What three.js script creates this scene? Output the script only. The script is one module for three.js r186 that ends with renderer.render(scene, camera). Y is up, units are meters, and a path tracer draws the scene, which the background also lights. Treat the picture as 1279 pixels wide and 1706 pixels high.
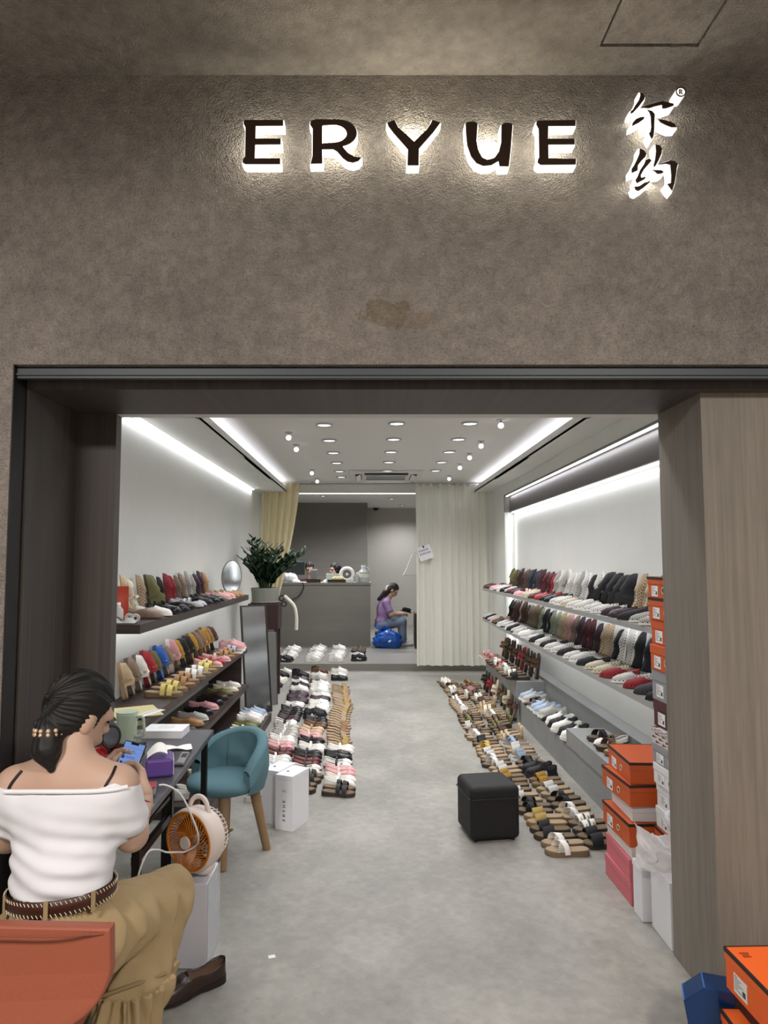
import * as THREE from 'three';
import { RoundedBoxGeometry } from 'three/addons/geometries/RoundedBoxGeometry.js';
import { mergeGeometries, mergeVertices, toCreasedNormals } from 'three/addons/utils/BufferGeometryUtils.js';
import { MarchingCubes } from 'three/addons/objects/MarchingCubes.js';
import { FontLoader } from 'three/addons/loaders/FontLoader.js';
import { TextGeometry } from 'three/addons/geometries/TextGeometry.js';
import { RectAreaLightUniformsLib } from 'three/addons/lights/RectAreaLightUniformsLib.js';

// ---------------------------------------------------------------- camera, lights, exposure
RectAreaLightUniformsLib.init();
const scene = new THREE.Scene();
scene.background = new THREE.Color(0x000000);
const F = 1150, W = 1279, H = 1706, PITCH = Math.atan(82 / F), EYE = 1.6;
const camera = new THREE.PerspectiveCamera(2 * Math.atan(H / 2 / F) * 180 / Math.PI, W / H, 0.05, 60);
camera.position.set(0, EYE, 0);
camera.rotation.set(PITCH, 0, 0);
camera.setViewOffset(W, H, 24.5, 0, W, H);
camera.updateProjectionMatrix();
scene.add(camera);
const renderer = new THREE.WebGLRenderer({ antialias: true });
renderer.toneMapping = THREE.LinearToneMapping;
renderer.toneMappingExposure = 0.93;
renderer.shadowMap.enabled = true;
const LV = {                    // light levels in one place
  corridor: 17, downlight: 2.1, frontlight: 1.8, spotGlobe: 1.3, strip: 7.5, cove: 2.3, backDown: 11.5, sign: 5.5,
};

// ---------------------------------------------------------------- helpers
let seedv = 7;
const rnd = (a = 1, b) => { seedv = (seedv + 0x6d2b79f5) | 0; let t = Math.imul(seedv ^ (seedv >>> 15), 1 | seedv); t = (t + Math.imul(t ^ (t >>> 7), 61 | t)) ^ t; const r = ((t ^ (t >>> 14)) >>> 0) / 4294967296; return b === undefined ? r * a : a + r * (b - a); };
const pick = (a) => a[Math.floor(rnd(a.length))];
const cp = Math.cos(PITCH), sp = Math.sin(PITCH);
function at(px, py, z) { const u = (px - 615) / F, v = (853 - py) / F, r = [u, v * cp + sp, v * sp - cp], t = z / r[2]; return [r[0] * t, EYE + r[1] * t, z]; }
const used = {};
function numbered(n) { const k = used[n] = (used[n] ?? -1) + 1; return k ? n + '_' + String(k).padStart(3, '0') : n; }
function sh(o) { o.traverse((m) => { if (m.isMesh) { m.castShadow = true; m.receiveShadow = true; } }); return o; }
function thing(name, label, category, pos = [0, 0, 0], turn = 0, group) {
  const o = new THREE.Group(); o.name = numbered(name); scene.add(o); o.position.set(...pos); o.rotation.y = turn;
  o.userData = { label, category }; if (group) o.userData.group = group; return o;
}
function part(parent, name, geo, mat, label) {
  const m = new THREE.Mesh(Array.isArray(geo) ? merge(geo) : geo, mat); m.name = name; m.castShadow = m.receiveShadow = true;
  if (label) m.userData.label = label; parent.add(m); return m;
}
function solo(name, label, category, geo, mat, pos = [0, 0, 0], turn = 0, group) {
  const m = part(scene, numbered(name), geo, mat); m.position.set(...pos); m.rotation.y = turn; m.userData = { label, category }; if (group) m.userData.group = group; return m;
}
function struct(name, geo, mat, parent) { const m = part(parent || scene, name, geo, mat); if (!parent) m.userData.kind = 'structure'; return m; }
function merge(list) {
  return mergeGeometries(list.map((g) => { let q = g.index ? g.toNonIndexed() : g; const c = new THREE.BufferGeometry(); const n = q.attributes.position.count;
    c.setAttribute('position', q.attributes.position); if (!q.attributes.normal) q.computeVertexNormals(); c.setAttribute('normal', q.attributes.normal);
    c.setAttribute('uv', q.attributes.uv || new THREE.BufferAttribute(new Float32Array(n * 2), 2)); return c; }));
}
function mv(g, p = [0, 0, 0], r, s) { if (s) g.scale(...(Array.isArray(s) ? s : [s, s, s])); if (r) { const m = new THREE.Matrix4().makeRotationFromEuler(new THREE.Euler(...r)); g.applyMatrix4(m); } g.translate(...p); return g; }
const box = (w, h, d, p, r) => mv(new THREE.BoxGeometry(w, h, d), p, r);
const rbox = (w, h, d, rad, p, r, seg = 2) => mv(new RoundedBoxGeometry(w, h, d, seg, Math.min(rad, w / 2.02, h / 2.02, d / 2.02)), p, r);
const cyl = (r1, r2, h, p, r, seg = 20) => mv(new THREE.CylinderGeometry(r1, r2, h, seg), p, r);
const sph = (rad, p, s, seg = 16) => mv(new THREE.SphereGeometry(rad, seg, Math.ceil(seg * .7)), p, null, s);
const tor = (R, r, p, rot, arc = Math.PI * 2, seg = 24, rs = 8) => mv(new THREE.TorusGeometry(R, r, rs, seg, arc), p, rot);
const lathe = (pts, p, r, seg = 28) => mv(new THREE.LatheGeometry(pts.map((a) => new THREE.Vector2(...a)), seg), p, r);
const v3 = (a) => new THREE.Vector3(...a);
function tube(pts, r = .004, n = 24, rs = 8, closed = false) { return new THREE.TubeGeometry(new THREE.CatmullRomCurve3(pts.map(v3), closed, 'centripetal'), n, r, rs, closed); }
function bar(a, b, r, seg = 10, r2) { const A = v3(a), B = v3(b), d = B.clone().sub(A), g = new THREE.CylinderGeometry(r2 ?? r, r, d.length(), seg);
  g.applyQuaternion(new THREE.Quaternion().setFromUnitVectors(new THREE.Vector3(0, 1, 0), d.clone().normalize())); const m = A.add(B).multiplyScalar(.5); g.translate(m.x, m.y, m.z); return g; }
// a box between two corners, uv in metres
function bb(x0, x1, y0, y1, z0, z1, s = 1) { return uvm(box(Math.abs(x1 - x0), Math.abs(y1 - y0), Math.abs(z1 - z0), [(x0 + x1) / 2, (y0 + y1) / 2, (z0 + z1) / 2]), s); }
function uvm(g, s = 1) { // uv from position along the dominant normal, in metres
  if (g.index) g = g.toNonIndexed(); if (!g.attributes.normal) g.computeVertexNormals();
  const p = g.attributes.position, n = g.attributes.normal, u = new Float32Array(p.count * 2);
  for (let i = 0; i < p.count; i++) { const ax = Math.abs(n.getX(i)), ay = Math.abs(n.getY(i)), az = Math.abs(n.getZ(i)), x = p.getX(i), y = p.getY(i), z = p.getZ(i);
    const [a, b] = ay > ax && ay > az ? [x, z] : ax > az ? [z, y] : [x, y]; u[2 * i] = a * s; u[2 * i + 1] = b * s; }
  g.setAttribute('uv', new THREE.BufferAttribute(u, 2)); return g;
}
function shapeOf(pts, holes = []) { const s = new THREE.Shape(pts.map((p) => new THREE.Vector2(...p))); for (const h of holes) s.holes.push(new THREE.Path(h.map((p) => new THREE.Vector2(...p)))); return s; }
function ext(shape, depth, bevel = 0, seg = 2, curve = 8) { return new THREE.ExtrudeGeometry(shape, { depth, bevelEnabled: bevel > 0, bevelThickness: bevel, bevelSize: bevel, bevelSegments: seg, curveSegments: curve }); }
function grid(nu, nv, f, closeU = false) { // parametric sheet f(u,v) -> [x,y,z]
  const P = [], U = [], I = [];
  for (let j = 0; j <= nv; j++) for (let i = 0; i <= nu; i++) { P.push(...f(i / nu, j / nv)); U.push(i / nu, j / nv); }
  for (let j = 0; j < nv; j++) for (let i = 0; i < nu; i++) { const a = j * (nu + 1) + i, b = a + 1, c = a + nu + 1, d = c + 1; I.push(a, b, d, a, d, c); }
  const g = new THREE.BufferGeometry(); g.setAttribute('position', new THREE.Float32BufferAttribute(P, 3)); g.setAttribute('uv', new THREE.Float32BufferAttribute(U, 2)); g.setIndex(I); g.computeVertexNormals(); return g;
}
const sm = (a, b, x) => { const t = Math.min(1, Math.max(0, (x - a) / (b - a))); return t * t * (3 - 2 * t); };
const lerp = (a, b, t) => a + (b - a) * t;
function interp(tab, t) { if (t <= tab[0][0]) return tab[0][1]; for (let i = 1; i < tab.length; i++) if (t <= tab[i][0]) { const k = (t - tab[i - 1][0]) / (tab[i][0] - tab[i - 1][0]); return lerp(tab[i - 1][1], tab[i][1], k * k * (3 - 2 * k)); } return tab[tab.length - 1][1]; }

// ---------------------------------------------------------------- computed textures
const hsh = (x, y, s) => { let h = Math.imul(x, 374761393) ^ Math.imul(y, 668265263) ^ Math.imul(s, 974711); h = Math.imul(h ^ (h >>> 13), 1274126177); return ((h ^ (h >>> 16)) >>> 0) / 4294967296; };
function vn(x, y, px, py, s) { const xi = Math.floor(x), yi = Math.floor(y); let fx = x - xi, fy = y - yi; fx = fx * fx * (3 - 2 * fx); fy = fy * fy * (3 - 2 * fy);
  const w = (a, p) => ((a % p) + p) % p, x0 = w(xi, px), x1 = w(xi + 1, px), y0 = w(yi, py), y1 = w(yi + 1, py);
  return lerp(lerp(hsh(x0, y0, s), hsh(x1, y0, s), fx), lerp(hsh(x0, y1, s), hsh(x1, y1, s), fx), fy); }
function fbm(u, v, fx, fy, oct, s) { let a = 0, w = .5, t = 0; for (let o = 0; o < oct; o++) { a += w * vn(u * fx, v * fy, fx, fy, s + o); t += w; w *= .55; fx *= 2; fy *= 2; } return a / t; }
function tex(n, m, f, srgb = true, rep = [1, 1]) {
  const d = new Uint8Array(n * m * 4); for (let y = 0; y < m; y++) for (let x = 0; x < n; x++) { const c = f(x / n, y / m), o = (y * n + x) * 4; for (let k = 0; k < 3; k++) d[o + k] = Math.max(0, Math.min(255, Array.isArray(c) ? c[k] : c)); d[o + 3] = 255; }
  const t = new THREE.DataTexture(d, n, m); t.wrapS = t.wrapT = THREE.RepeatWrapping; t.magFilter = THREE.LinearFilter; t.minFilter = THREE.LinearMipmapLinearFilter; t.generateMipmaps = true; if (srgb) t.colorSpace = THREE.SRGBColorSpace; t.repeat.set(...rep); t.needsUpdate = true; return t;
}
function canvasTex(w, h, draw) { const c = document.createElement('canvas'); c.width = w; c.height = h; draw(c.getContext('2d'), w, h); const t = new THREE.CanvasTexture(c); t.colorSpace = THREE.SRGBColorSpace; t.wrapS = t.wrapT = THREE.RepeatWrapping; return t; }
const tint = (rgb, k) => rgb.map((c) => c * k);

const T = {};
T.stucco = tex(1024, 1024, (u, v) => { const a = fbm(u, v, 5, 5, 5, 11), b = fbm(u, v, 60, 60, 3, 31), c = fbm(u, v, 3, 9, 3, 51); const sd = Math.hypot((u - .026 - Math.round(u - .026)) / .042, (v - .24) / .022) + 1.6 * (fbm(u, v, 50, 50, 4, 61) - .5), sd2 = Math.hypot((u - .07) / .05, (v - .225) / .016) + 1.2 * (fbm(u, v, 40, 40, 3, 62) - .5); const stn = sd < 1 ? [1, .96, .89].map((q) => q * (sd > .8 ? .91 : .94)) : sd2 < 1 ? [1, .97, .92].map((q) => q * .98) : [1, 1, 1]; return tint([149, 141, 134], .86 + .2 * (a - .5) + .22 * (b - .5) + .12 * (c - .5) + .1).map((q, i) => q * stn[i]); }, true, [.5, .5]);
T.stuccoB = tex(1024, 1024, (u, v) => { const a = fbm(u, v, 90, 90, 2, 71), b = fbm(u, v, 40, 40, 3, 91); const r = Math.abs(a - .5) * 2.2; return 255 * Math.min(1, .65 * (1 - r) + .45 * b); }, false, [1.9, 1.9]);
T.concrete = tex(1024, 1024, (u, v) => { const a = fbm(u, v, 4, 4, 6, 5), b = fbm(u, v, 70, 70, 3, 25), c = fbm(u, v, 11, 9, 4, 45); const speck = hsh(Math.floor(u * 512), Math.floor(v * 512), 3) > .992 ? -.1 : 0; return tint([147, 145, 138], .98 + .26 * (a - .5) + .16 * (b - .5) + .12 * (c - .5) + speck); }, true, [.42, .42]);
T.concreteR = tex(512, 512, (u, v) => 255 * (.42 + .3 * fbm(u, v, 6, 6, 5, 8)), false, [.42, .42]);
T.wood = tex(512, 512, (u, v) => { const a = fbm(u, v, 80, 3, 3, 15), b = fbm(u, v, 6, 2, 4, 35), c = fbm(u, v, 160, 20, 2, 36); return tint([134, 126, 116], .97 + .16 * (a - .5) + .2 * (b - .5) + .1 * (c - .5)); }, true, [.8, .4]);
T.woodDark = tex(512, 512, (u, v) => { const a = fbm(u, v, 70, 2, 3, 115), b = fbm(u, v, 6, 2, 4, 135); return tint([74, 68, 64], .95 + .3 * (a - .5) + .2 * (b - .5)); }, true, [.9, .4]);
T.boardDark = tex(512, 512, (u, v) => { const a = fbm(u, v, 3, 60, 3, 215), b = fbm(u, v, 2, 8, 4, 235); return tint([62, 50, 46], .95 + .35 * (a - .5) + .25 * (b - .5)); }, true, [1, 1]);
T.plaster = tex(512, 512, (u, v) => { const a = fbm(u, v, 4, 4, 5, 301); return tint([226, 227, 222], .985 + .04 * (a - .5)); }, true, [.5, .5]);
T.greyWall = tex(512, 512, (u, v) => { const a = fbm(u, v, 3, 6, 6, 401), b = fbm(u, v, 2, 40, 3, 421); return tint([134, 131, 124], .97 + .12 * (a - .5) + .06 * (b - .5)); }, true, [.4, .4]);
T.concreteGrey = tex(512, 512, (u, v) => { const a = fbm(u, v, 4, 4, 6, 451), b = fbm(u, v, 30, 30, 3, 461); return tint([140, 141, 139], .98 + .14 * (a - .5) + .06 * (b - .5)); }, true, [.5, .5]);
T.fabricB = tex(256, 256, (u, v) => 128 + 60 * Math.sin(u * 402) * Math.sin(v * 402) + 60 * (hsh(Math.floor(u * 256), Math.floor(v * 256), 9) - .5), false, [12, 12]);
T.leatherB = tex(256, 256, (u, v) => 255 * fbm(u, v, 40, 40, 3, 501), false, [4, 4]);
T.weave = tex(128, 128, (u, v) => { const cx = Math.floor(u * 8), cy = Math.floor(v * 8), fx = u * 8 - cx - .5, fy = v * 8 - cy - .5; const hole = (cx + cy) % 2 && Math.hypot(fx, fy * 1.2) < .38; return hole ? 70 : 235 + 20 * Math.sin(fx * 6); }, true, [2, 3]);
T.weaveB = tex(128, 128, (u, v) => { const cx = Math.floor(u * 8), cy = Math.floor(v * 8), fx = u * 8 - cx - .5, fy = v * 8 - cy - .5; const d = Math.hypot(fx, fy); return (cx + cy) % 2 ? 255 * Math.min(1, d * 1.6) : 255 * (1 - d * .6); }, false, [2, 3]);
T.knit = tex(128, 128, (u, v) => 150 + 90 * Math.sin(u * 100.53) * Math.cos(v * 100.53), false, [3, 3]);

const mcache = {};
function mat(color, rough = .6, extra = {}) {
  const key = color + '|' + rough + '|' + Object.entries(extra).map(([k, x]) => k + (x && x.isTexture ? x.id : String(x))).join();
  return mcache[key] ??= new (extra.transmission || extra.clearcoat || extra.sheen ? THREE.MeshPhysicalMaterial : THREE.MeshStandardMaterial)({ color, roughness: rough, side: THREE.DoubleSide, ...extra });
}
const K = {
  stucco: mat(0xffffff, .9, { map: T.stucco, bumpMap: T.stuccoB, bumpScale: .0075 }),
  concrete: mat(0xffffff, .8, { map: T.concrete, roughnessMap: T.concreteR }),
  wood: mat(0xffffff, .62, { map: T.wood }), woodDark: mat(0xffffff, .5, { map: T.woodDark }), board: mat(0xffffff, .45, { map: T.boardDark }),
  white: mat(0xffffff, .8, { map: T.plaster }), ceil: mat(0xe4e4e0, .85), grey: mat(0xffffff, .75, { map: T.greyWall }),
  black: mat(0x0c0b0c, .5), blackMetal: mat(0x131214, .35, { metalness: .3 }), steel: mat(0xb9bbbd, .28, { metalness: 1 }), track: mat(0x4c5257, .5, { metalness: .2 }),
  paper: mat(0xf2f2f0, .8), glow: mat(0xffffff, .5, { emissive: 0xffffff, emissiveIntensity: 2.2 }),
};
function rectLight(col, inten, w, h, pos, target) { const l = new THREE.RectAreaLight(col, inten, w, h); l.position.set(...pos); l.lookAt(...target); scene.add(l); return l; }

// ---------------------------------------------------------------- the setting: corridor, facade, shop shell
const struct1 = struct('floor', bb(-1.72, 2, -.1, 0, -10.26, -2.45), K.concrete);
struct('floor_corridor', bb(-4.5, 4.5, -.1, 0, -2.45, 2.6), K.concrete);

{ // access hatch in the corridor ceiling: a thin recessed joint round a panel
  const a = at(998, 78, -2.3), b = at(1163, 80, -2.3), z1 = -2.3 * (3.37 - EYE) / (a[1] - EYE), x0 = a[0] * z1 / -2.3, x1 = b[0] * z1 / -2.3;
  const z2 = z1 + .62, gp = .008;
  struct('ceiling_corridor', [bb(-4.5, x0, 3.37, 3.47, -2.5, 2.6), bb(x1, 4.5, 3.37, 3.47, -2.5, 2.6), bb(x0, x1, 3.37, 3.47, -2.5, z1), bb(x0, x1, 3.37, 3.47, z2, 2.6), bb(x0 - .02, x1 + .02, 3.46, 3.48, z1 - .02, z2 + .02)], K.stucco);
  struct('trim_1', [bb(x0 + gp, x1 - gp, 3.372, 3.40, z1 + gp * 1.5, z2 - gp)], K.stucco);
}
const facade = struct('wall_front', [bb(-4.5, -1.26, 0, 3.37, -2.5, -2.4), bb(-1.26, 2.3, 2.295, 3.37, -2.5, -2.4), bb(2.3, 4.5, 0, 3.37, -2.5, -2.4)], K.stucco);
struct('wall_corridor_back', bb(-4.5, 4.5, 0, 3.37, 2.5, 2.6), mat(0x9b948c, .8));
struct('wall_corridor_left', bb(-4.6, -4.5, 0, 3.47, -2.5, 2.6), mat(0x9b948c, .8));
struct('wall_corridor_right', bb(4.5, 4.6, 0, 3.47, -2.5, 2.6), mat(0x9b948c, .8));
// shutter track above the opening
struct('trim_2', [bb(-1.26, 2.3, 2.252, 2.288, -2.447, -2.425), bb(-1.26, 2.3, 2.262, 2.268, -2.425, -2.418)], K.track);
struct('trim_3', [bb(-1.26, 2.3, 2.29, 2.33, -2.56, -2.5), bb(-1.35, -1.258, 0, 2.295, -2.5, -2.406)], K.black);
// timber lined portal
struct('trim_4', [bb(-1.32, 2.3, 2.23, 2.29, -2.93, -2.5)], K.woodDark);
struct('door_jamb_left', [bb(-1.36, -1.25, 0, 2.23, -2.93, -2.5), bb(-1.36, -1.085, 0, 2.23, -2.99, -2.93)], K.woodDark);
struct('door_jamb_right', [bb(1.24, 2.3, 0, 2.23, -2.93, -2.55)], K.wood);
// shop shell
const ZB = -10.2;
struct('wall_left', [bb(-1.73, -1.63, 0, 2.9, ZB, -2.95)], K.white);
struct('wall_right', [bb(1.90, 2.0, 0, 2.9, -9.06, -2.93), bb(1.78, 2.0, 2.46, 2.9, -9.06, -2.93), bb(1.78, 2.0, 0, 2.9, ZB, -9.06)], K.white);
struct('wall_front_inside', [bb(-1.73, 2, 2.23, 2.9, -3.0, -2.93), bb(-1.73, -1.30, 0, 2.3, -3.0, -2.94)], K.white);
struct('ceiling', [bb(-1.73, 2.0, 2.75, 2.9, ZB, -2.93)], K.ceil);
struct('trim_5', [bb(-1.63, -1.2, 2.6, 2.62, ZB, -3.0), bb(-1.22, -1.2, 2.6, 2.675, ZB, -3.0)], K.white);
struct('trim_6', [bb(1.53, 1.78, 2.6, 2.62, ZB, -3.0), bb(1.53, 1.55, 2.6, 2.675, ZB, -3.0)], K.white);
// dark panel over the niche
struct('trim_7', bb(1.84, 1.9, 2.245, 2.44, -9.03, -2.95), mat(0x4f4946, .55));
struct('trim_8', [bb(1.772, 1.785, 2.452, 2.468, -9.06, -2.95), bb(1.775, 1.9, 2.24, 2.46, -9.075, -9.03)], mat(0x77746f, .5));
// back room behind the curtains
const dk = mat(0xffffff, .7, { map: T.greyWall });
struct('wall_header', [bb(-1.73, 2.0, 2.61, 2.9, ZB - .2, ZB)], K.white);
struct('wall_return_left', bb(-2.7, -1.6, 0, 3, ZB - .1, ZB), K.white);
struct('wall_return_right', bb(1.75, 2.1, 0, 3, ZB - .1, ZB), K.white);
struct('floor_platform', [bb(-2.7, 2.1, -.02, .1, -17, -10.26)], mat(0xffffff, .45, { map: T.greyWall }));
struct('ceiling_back', bb(-2.7, 2.1, 2.87, 2.97, -17, ZB - .1), K.ceil);
struct('wall_back', [bb(-2.7, -.04, .1, 2.87, -16.6, -15)], dk);
struct('wall_back_light', [bb(-.04, 2.1, .1, 2.87, -16.7, -16.5)], mat(0xb9b6af, .8));
struct('wall_back_side_left', bb(-2.8, -2.7, 0, 2.97, -17, ZB), dk);
struct('wall_back_side_right', bb(2.0, 2.1, 0, 2.97, -17, ZB), mat(0xb9b6af, .8));

// ---------------------------------------------------------------- lamps
// corridor ceiling panels (behind and beside the camera)
[[-1.6, .9], [1.6, .9]].forEach(([x, z], i) => {
  const o = thing('ceiling_panel_light', i ? 'square corridor ceiling light panel on the right side' : 'square corridor ceiling light panel on the left side', 'ceiling light', [x, 3.37, z]);
  part(o, 'frame', [bb(-.32, .32, -.03, 0, -.32, -.3), bb(-.32, .32, -.03, 0, .3, .32), bb(-.32, -.3, -.03, 0, -.3, .3), bb(.3, .32, -.03, 0, -.3, .3)], K.steel);
  part(o, 'diffuser', bb(-.3, .3, -.018, -.002, -.3, .3), K.glow);
  rectLight(0xfff7f0, LV.corridor * 9, .58, .58, [x, 3.345, z], [x, 0, z]);
});
// recessed downlights
const dlA = new THREE.CylinderGeometry(.058, .058, .006, 28), dlR = mv(new THREE.TorusGeometry(.064, .01, 8, 32), [0, -.004, 0], [Math.PI / 2, 0, 0]);
const orders = ['first', 'second', 'third', 'fourth', 'fifth', 'sixth', 'seventh', 'eighth', 'ninth', 'tenth', 'eleventh', 'twelfth', 'thirteenth', 'fourteenth', 'fifteenth', 'sixteenth', 'seventeenth', 'eighteenth', 'nineteenth', 'twentieth', 'twenty-first', 'twenty-second', 'twenty-third', 'twenty-fourth', 'twenty-fifth', 'twenty-sixth', 'twenty-seventh', 'twenty-eighth', 'twenty-ninth', 'thirtieth', 'thirty-first', 'thirty-second', 'thirty-third', 'thirty-fourth', 'thirty-fifth'];
function downlight(x, y, z, label, lv, col = 0xfcfcff) {
  const o = thing('recessed_downlight', label, 'ceiling light', [x, y, z], 0, 'recessed downlights');
  part(o, 'trim_ring', dlR, K.steel); part(o, 'lens', mv(dlA.clone(), [0, -.004, 0]), K.glow);
  const s = new THREE.SpotLight(col, lv, 0, 1.3, .6, 2); s.position.set(x, y - .02, z); s.target.position.set(x, 0, z); scene.add(s, s.target); s.castShadow = true; s.shadow.radius = 3; return o;
}
const rowsL = [[-.38, 'row nearest the plant'], [.23, 'middle row'], [.84, 'row nearest the long curtain']];
rowsL.forEach(([x, w], r) => { [-3.4, -4.2, -4.95, -5.75, -6.5, -7.25, -8.0, -8.75, -9.35].forEach((z, i) => { if (r && i === 8) return;
  downlight(x, 2.75, z + (r ? .06 : 0), i < 3 ? `round downlight, ${orders[i]} behind the door header in the ${w}` : `round recessed downlight, ${orders[i - 3]} in view in the ${w}`, i < 3 ? LV.frontlight : LV.downlight); }); });
// small globe spots
function globe(x, z, label) {
  const o = thing('globe_spotlight', label, 'ceiling light', [x, 2.75, z], 0, 'small globe spotlights');
  part(o, 'mount_plate', [cyl(.035, .035, .008, [0, -.004, 0]), cyl(.008, .008, .03, [0, -.02, 0])], K.steel);
  part(o, 'globe', sph(.024, [0, -.05, 0]), K.glow);
  const s = new THREE.SpotLight(0xfff8f0, LV.spotGlobe, 0, .9, .7, 2); s.position.set(x, 2.665, z); s.target.position.set(x, 0, z); s.castShadow = true; s.shadow.radius = 2; scene.add(s, s.target);
}
[-5.55, -6.55, -7.3, -8.1, -9.2].forEach((z, i) => globe(1.07, z, `small white globe spotlight, ${orders[i]} from the entrance along the niche side`));
[-6.1, -6.75, -8.6, -9.5].forEach((z, i) => globe(-.72, z, `small white globe spotlight, ${orders[i]} from the entrance on the plant side`));
// LED strips: [name words, box, light dir]
function strip(label, x0, x1, y0, y1, z0, z1, dir, inten, col = 0xf6f8ff, glow = K.glow) {
  const m = solo('led_strip', label, 'light strip', bb(x0, x1, y0, y1, z0, z1), glow, [0, 0, 0], 0, 'LED strips');
  const c = [(x0 + x1) / 2, (y0 + y1) / 2, (z0 + z1) / 2], e = [Math.abs(x1 - x0), Math.abs(y1 - y0), Math.abs(z1 - z0)];
  const l = new THREE.RectAreaLight(col, inten, 1, 1); const k = e.indexOf(Math.max(...e));
  // local x of the light along the strip's long axis, -z along dir
  const ax = new THREE.Vector3(k === 0 ? 1 : 0, k === 1 ? 1 : 0, k === 2 ? 1 : 0), d = v3(dir).normalize(), zc = d.clone().negate(), yc = new THREE.Vector3().crossVectors(zc, ax).normalize(), xc = new THREE.Vector3().crossVectors(yc, zc);
  l.width = e[k] * .99; l.height = .02; l.quaternion.setFromRotationMatrix(new THREE.Matrix4().makeBasis(xc, yc, zc));
  const off = .5 * Math.max(...e.filter((_, i) => i !== k)) + .004; l.position.set(c[0] + d.x * off, c[1] + d.y * off, c[2] + d.z * off); scene.add(l); return m;
}
const zf = -3.05;
strip('white LED strip washing the plain wall above the dark shelves', -1.626, -1.60, 2.586, 2.6, -9.55, zf, [-.15, -1, 0], LV.strip * 3.8);
strip('white LED strip along the top lip of the dark niche panel', 1.79, 1.81, 2.442, 2.456, -9.02, zf, [.5, -1, 0], LV.strip * 2.4);
strip('white LED strip below the dark niche panel', 1.862, 1.89, 2.23, 2.244, -9.02, zf, [-.05, -1, 0], LV.strip * 2.9);
strip('upright white LED strip at the far end of the shoe niche', 1.82, 1.85, .45, 2.22, -9.028, -9.02, [.2, 0, 1], LV.strip * 2);
strip('cove LED strip along the ceiling edge on the plant side', -1.30, -1.27, 2.622, 2.635, ZB + .1, zf, [.35, 1, 0], LV.cove * 6, 0xf2efff);
strip('cove LED strip along the ceiling edge on the niche side', 1.60, 1.63, 2.622, 2.635, ZB + .1, zf, [-.35, 1, 0], LV.cove * 6, 0xf2efff);
strip('white LED strip over the curtain opening', -1.2, 1.6, 2.60, 2.612, ZB - .06, ZB - .03, [0, -1, .1], LV.strip * 2);
strip('white LED strip under the upper niche shelf', 1.80, 1.825, 1.212, 1.224, -8.98, -3.55, [.5, -1, 0], LV.strip * 1.8);
strip('white LED strip under the lower niche shelf', 1.80, 1.825, .822, .834, -8.98, -3.55, [.5, -1, 0], LV.strip * 2.4);
strip('white LED strip under the upper dark shelf', -1.55, -1.525, 1.19, 1.202, -7.15, -3.85, [-.5, -1, 0], LV.strip * 1.6);
downlight(-.95, 2.87, -12.6, 'recessed downlight above the cashier counter', LV.backDown * 1.5);
downlight(-.9, 2.87, -13.4, 'recessed downlight before the dark back wall', LV.backDown * .9);
downlight(-.9, 2.87, -11.4, 'recessed downlight over the sneakers on the platform', LV.backDown * .7);
downlight(.5, 2.87, -11.6, 'recessed downlight over the walkway by the long curtain', LV.backDown * .6);
downlight(.45, 2.87, -14.0, 'recessed downlight near the pale back wall, nearer of two', LV.backDown);
downlight(.75, 2.87, -15.6, 'recessed downlight near the pale back wall, farther of two', LV.backDown);

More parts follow.
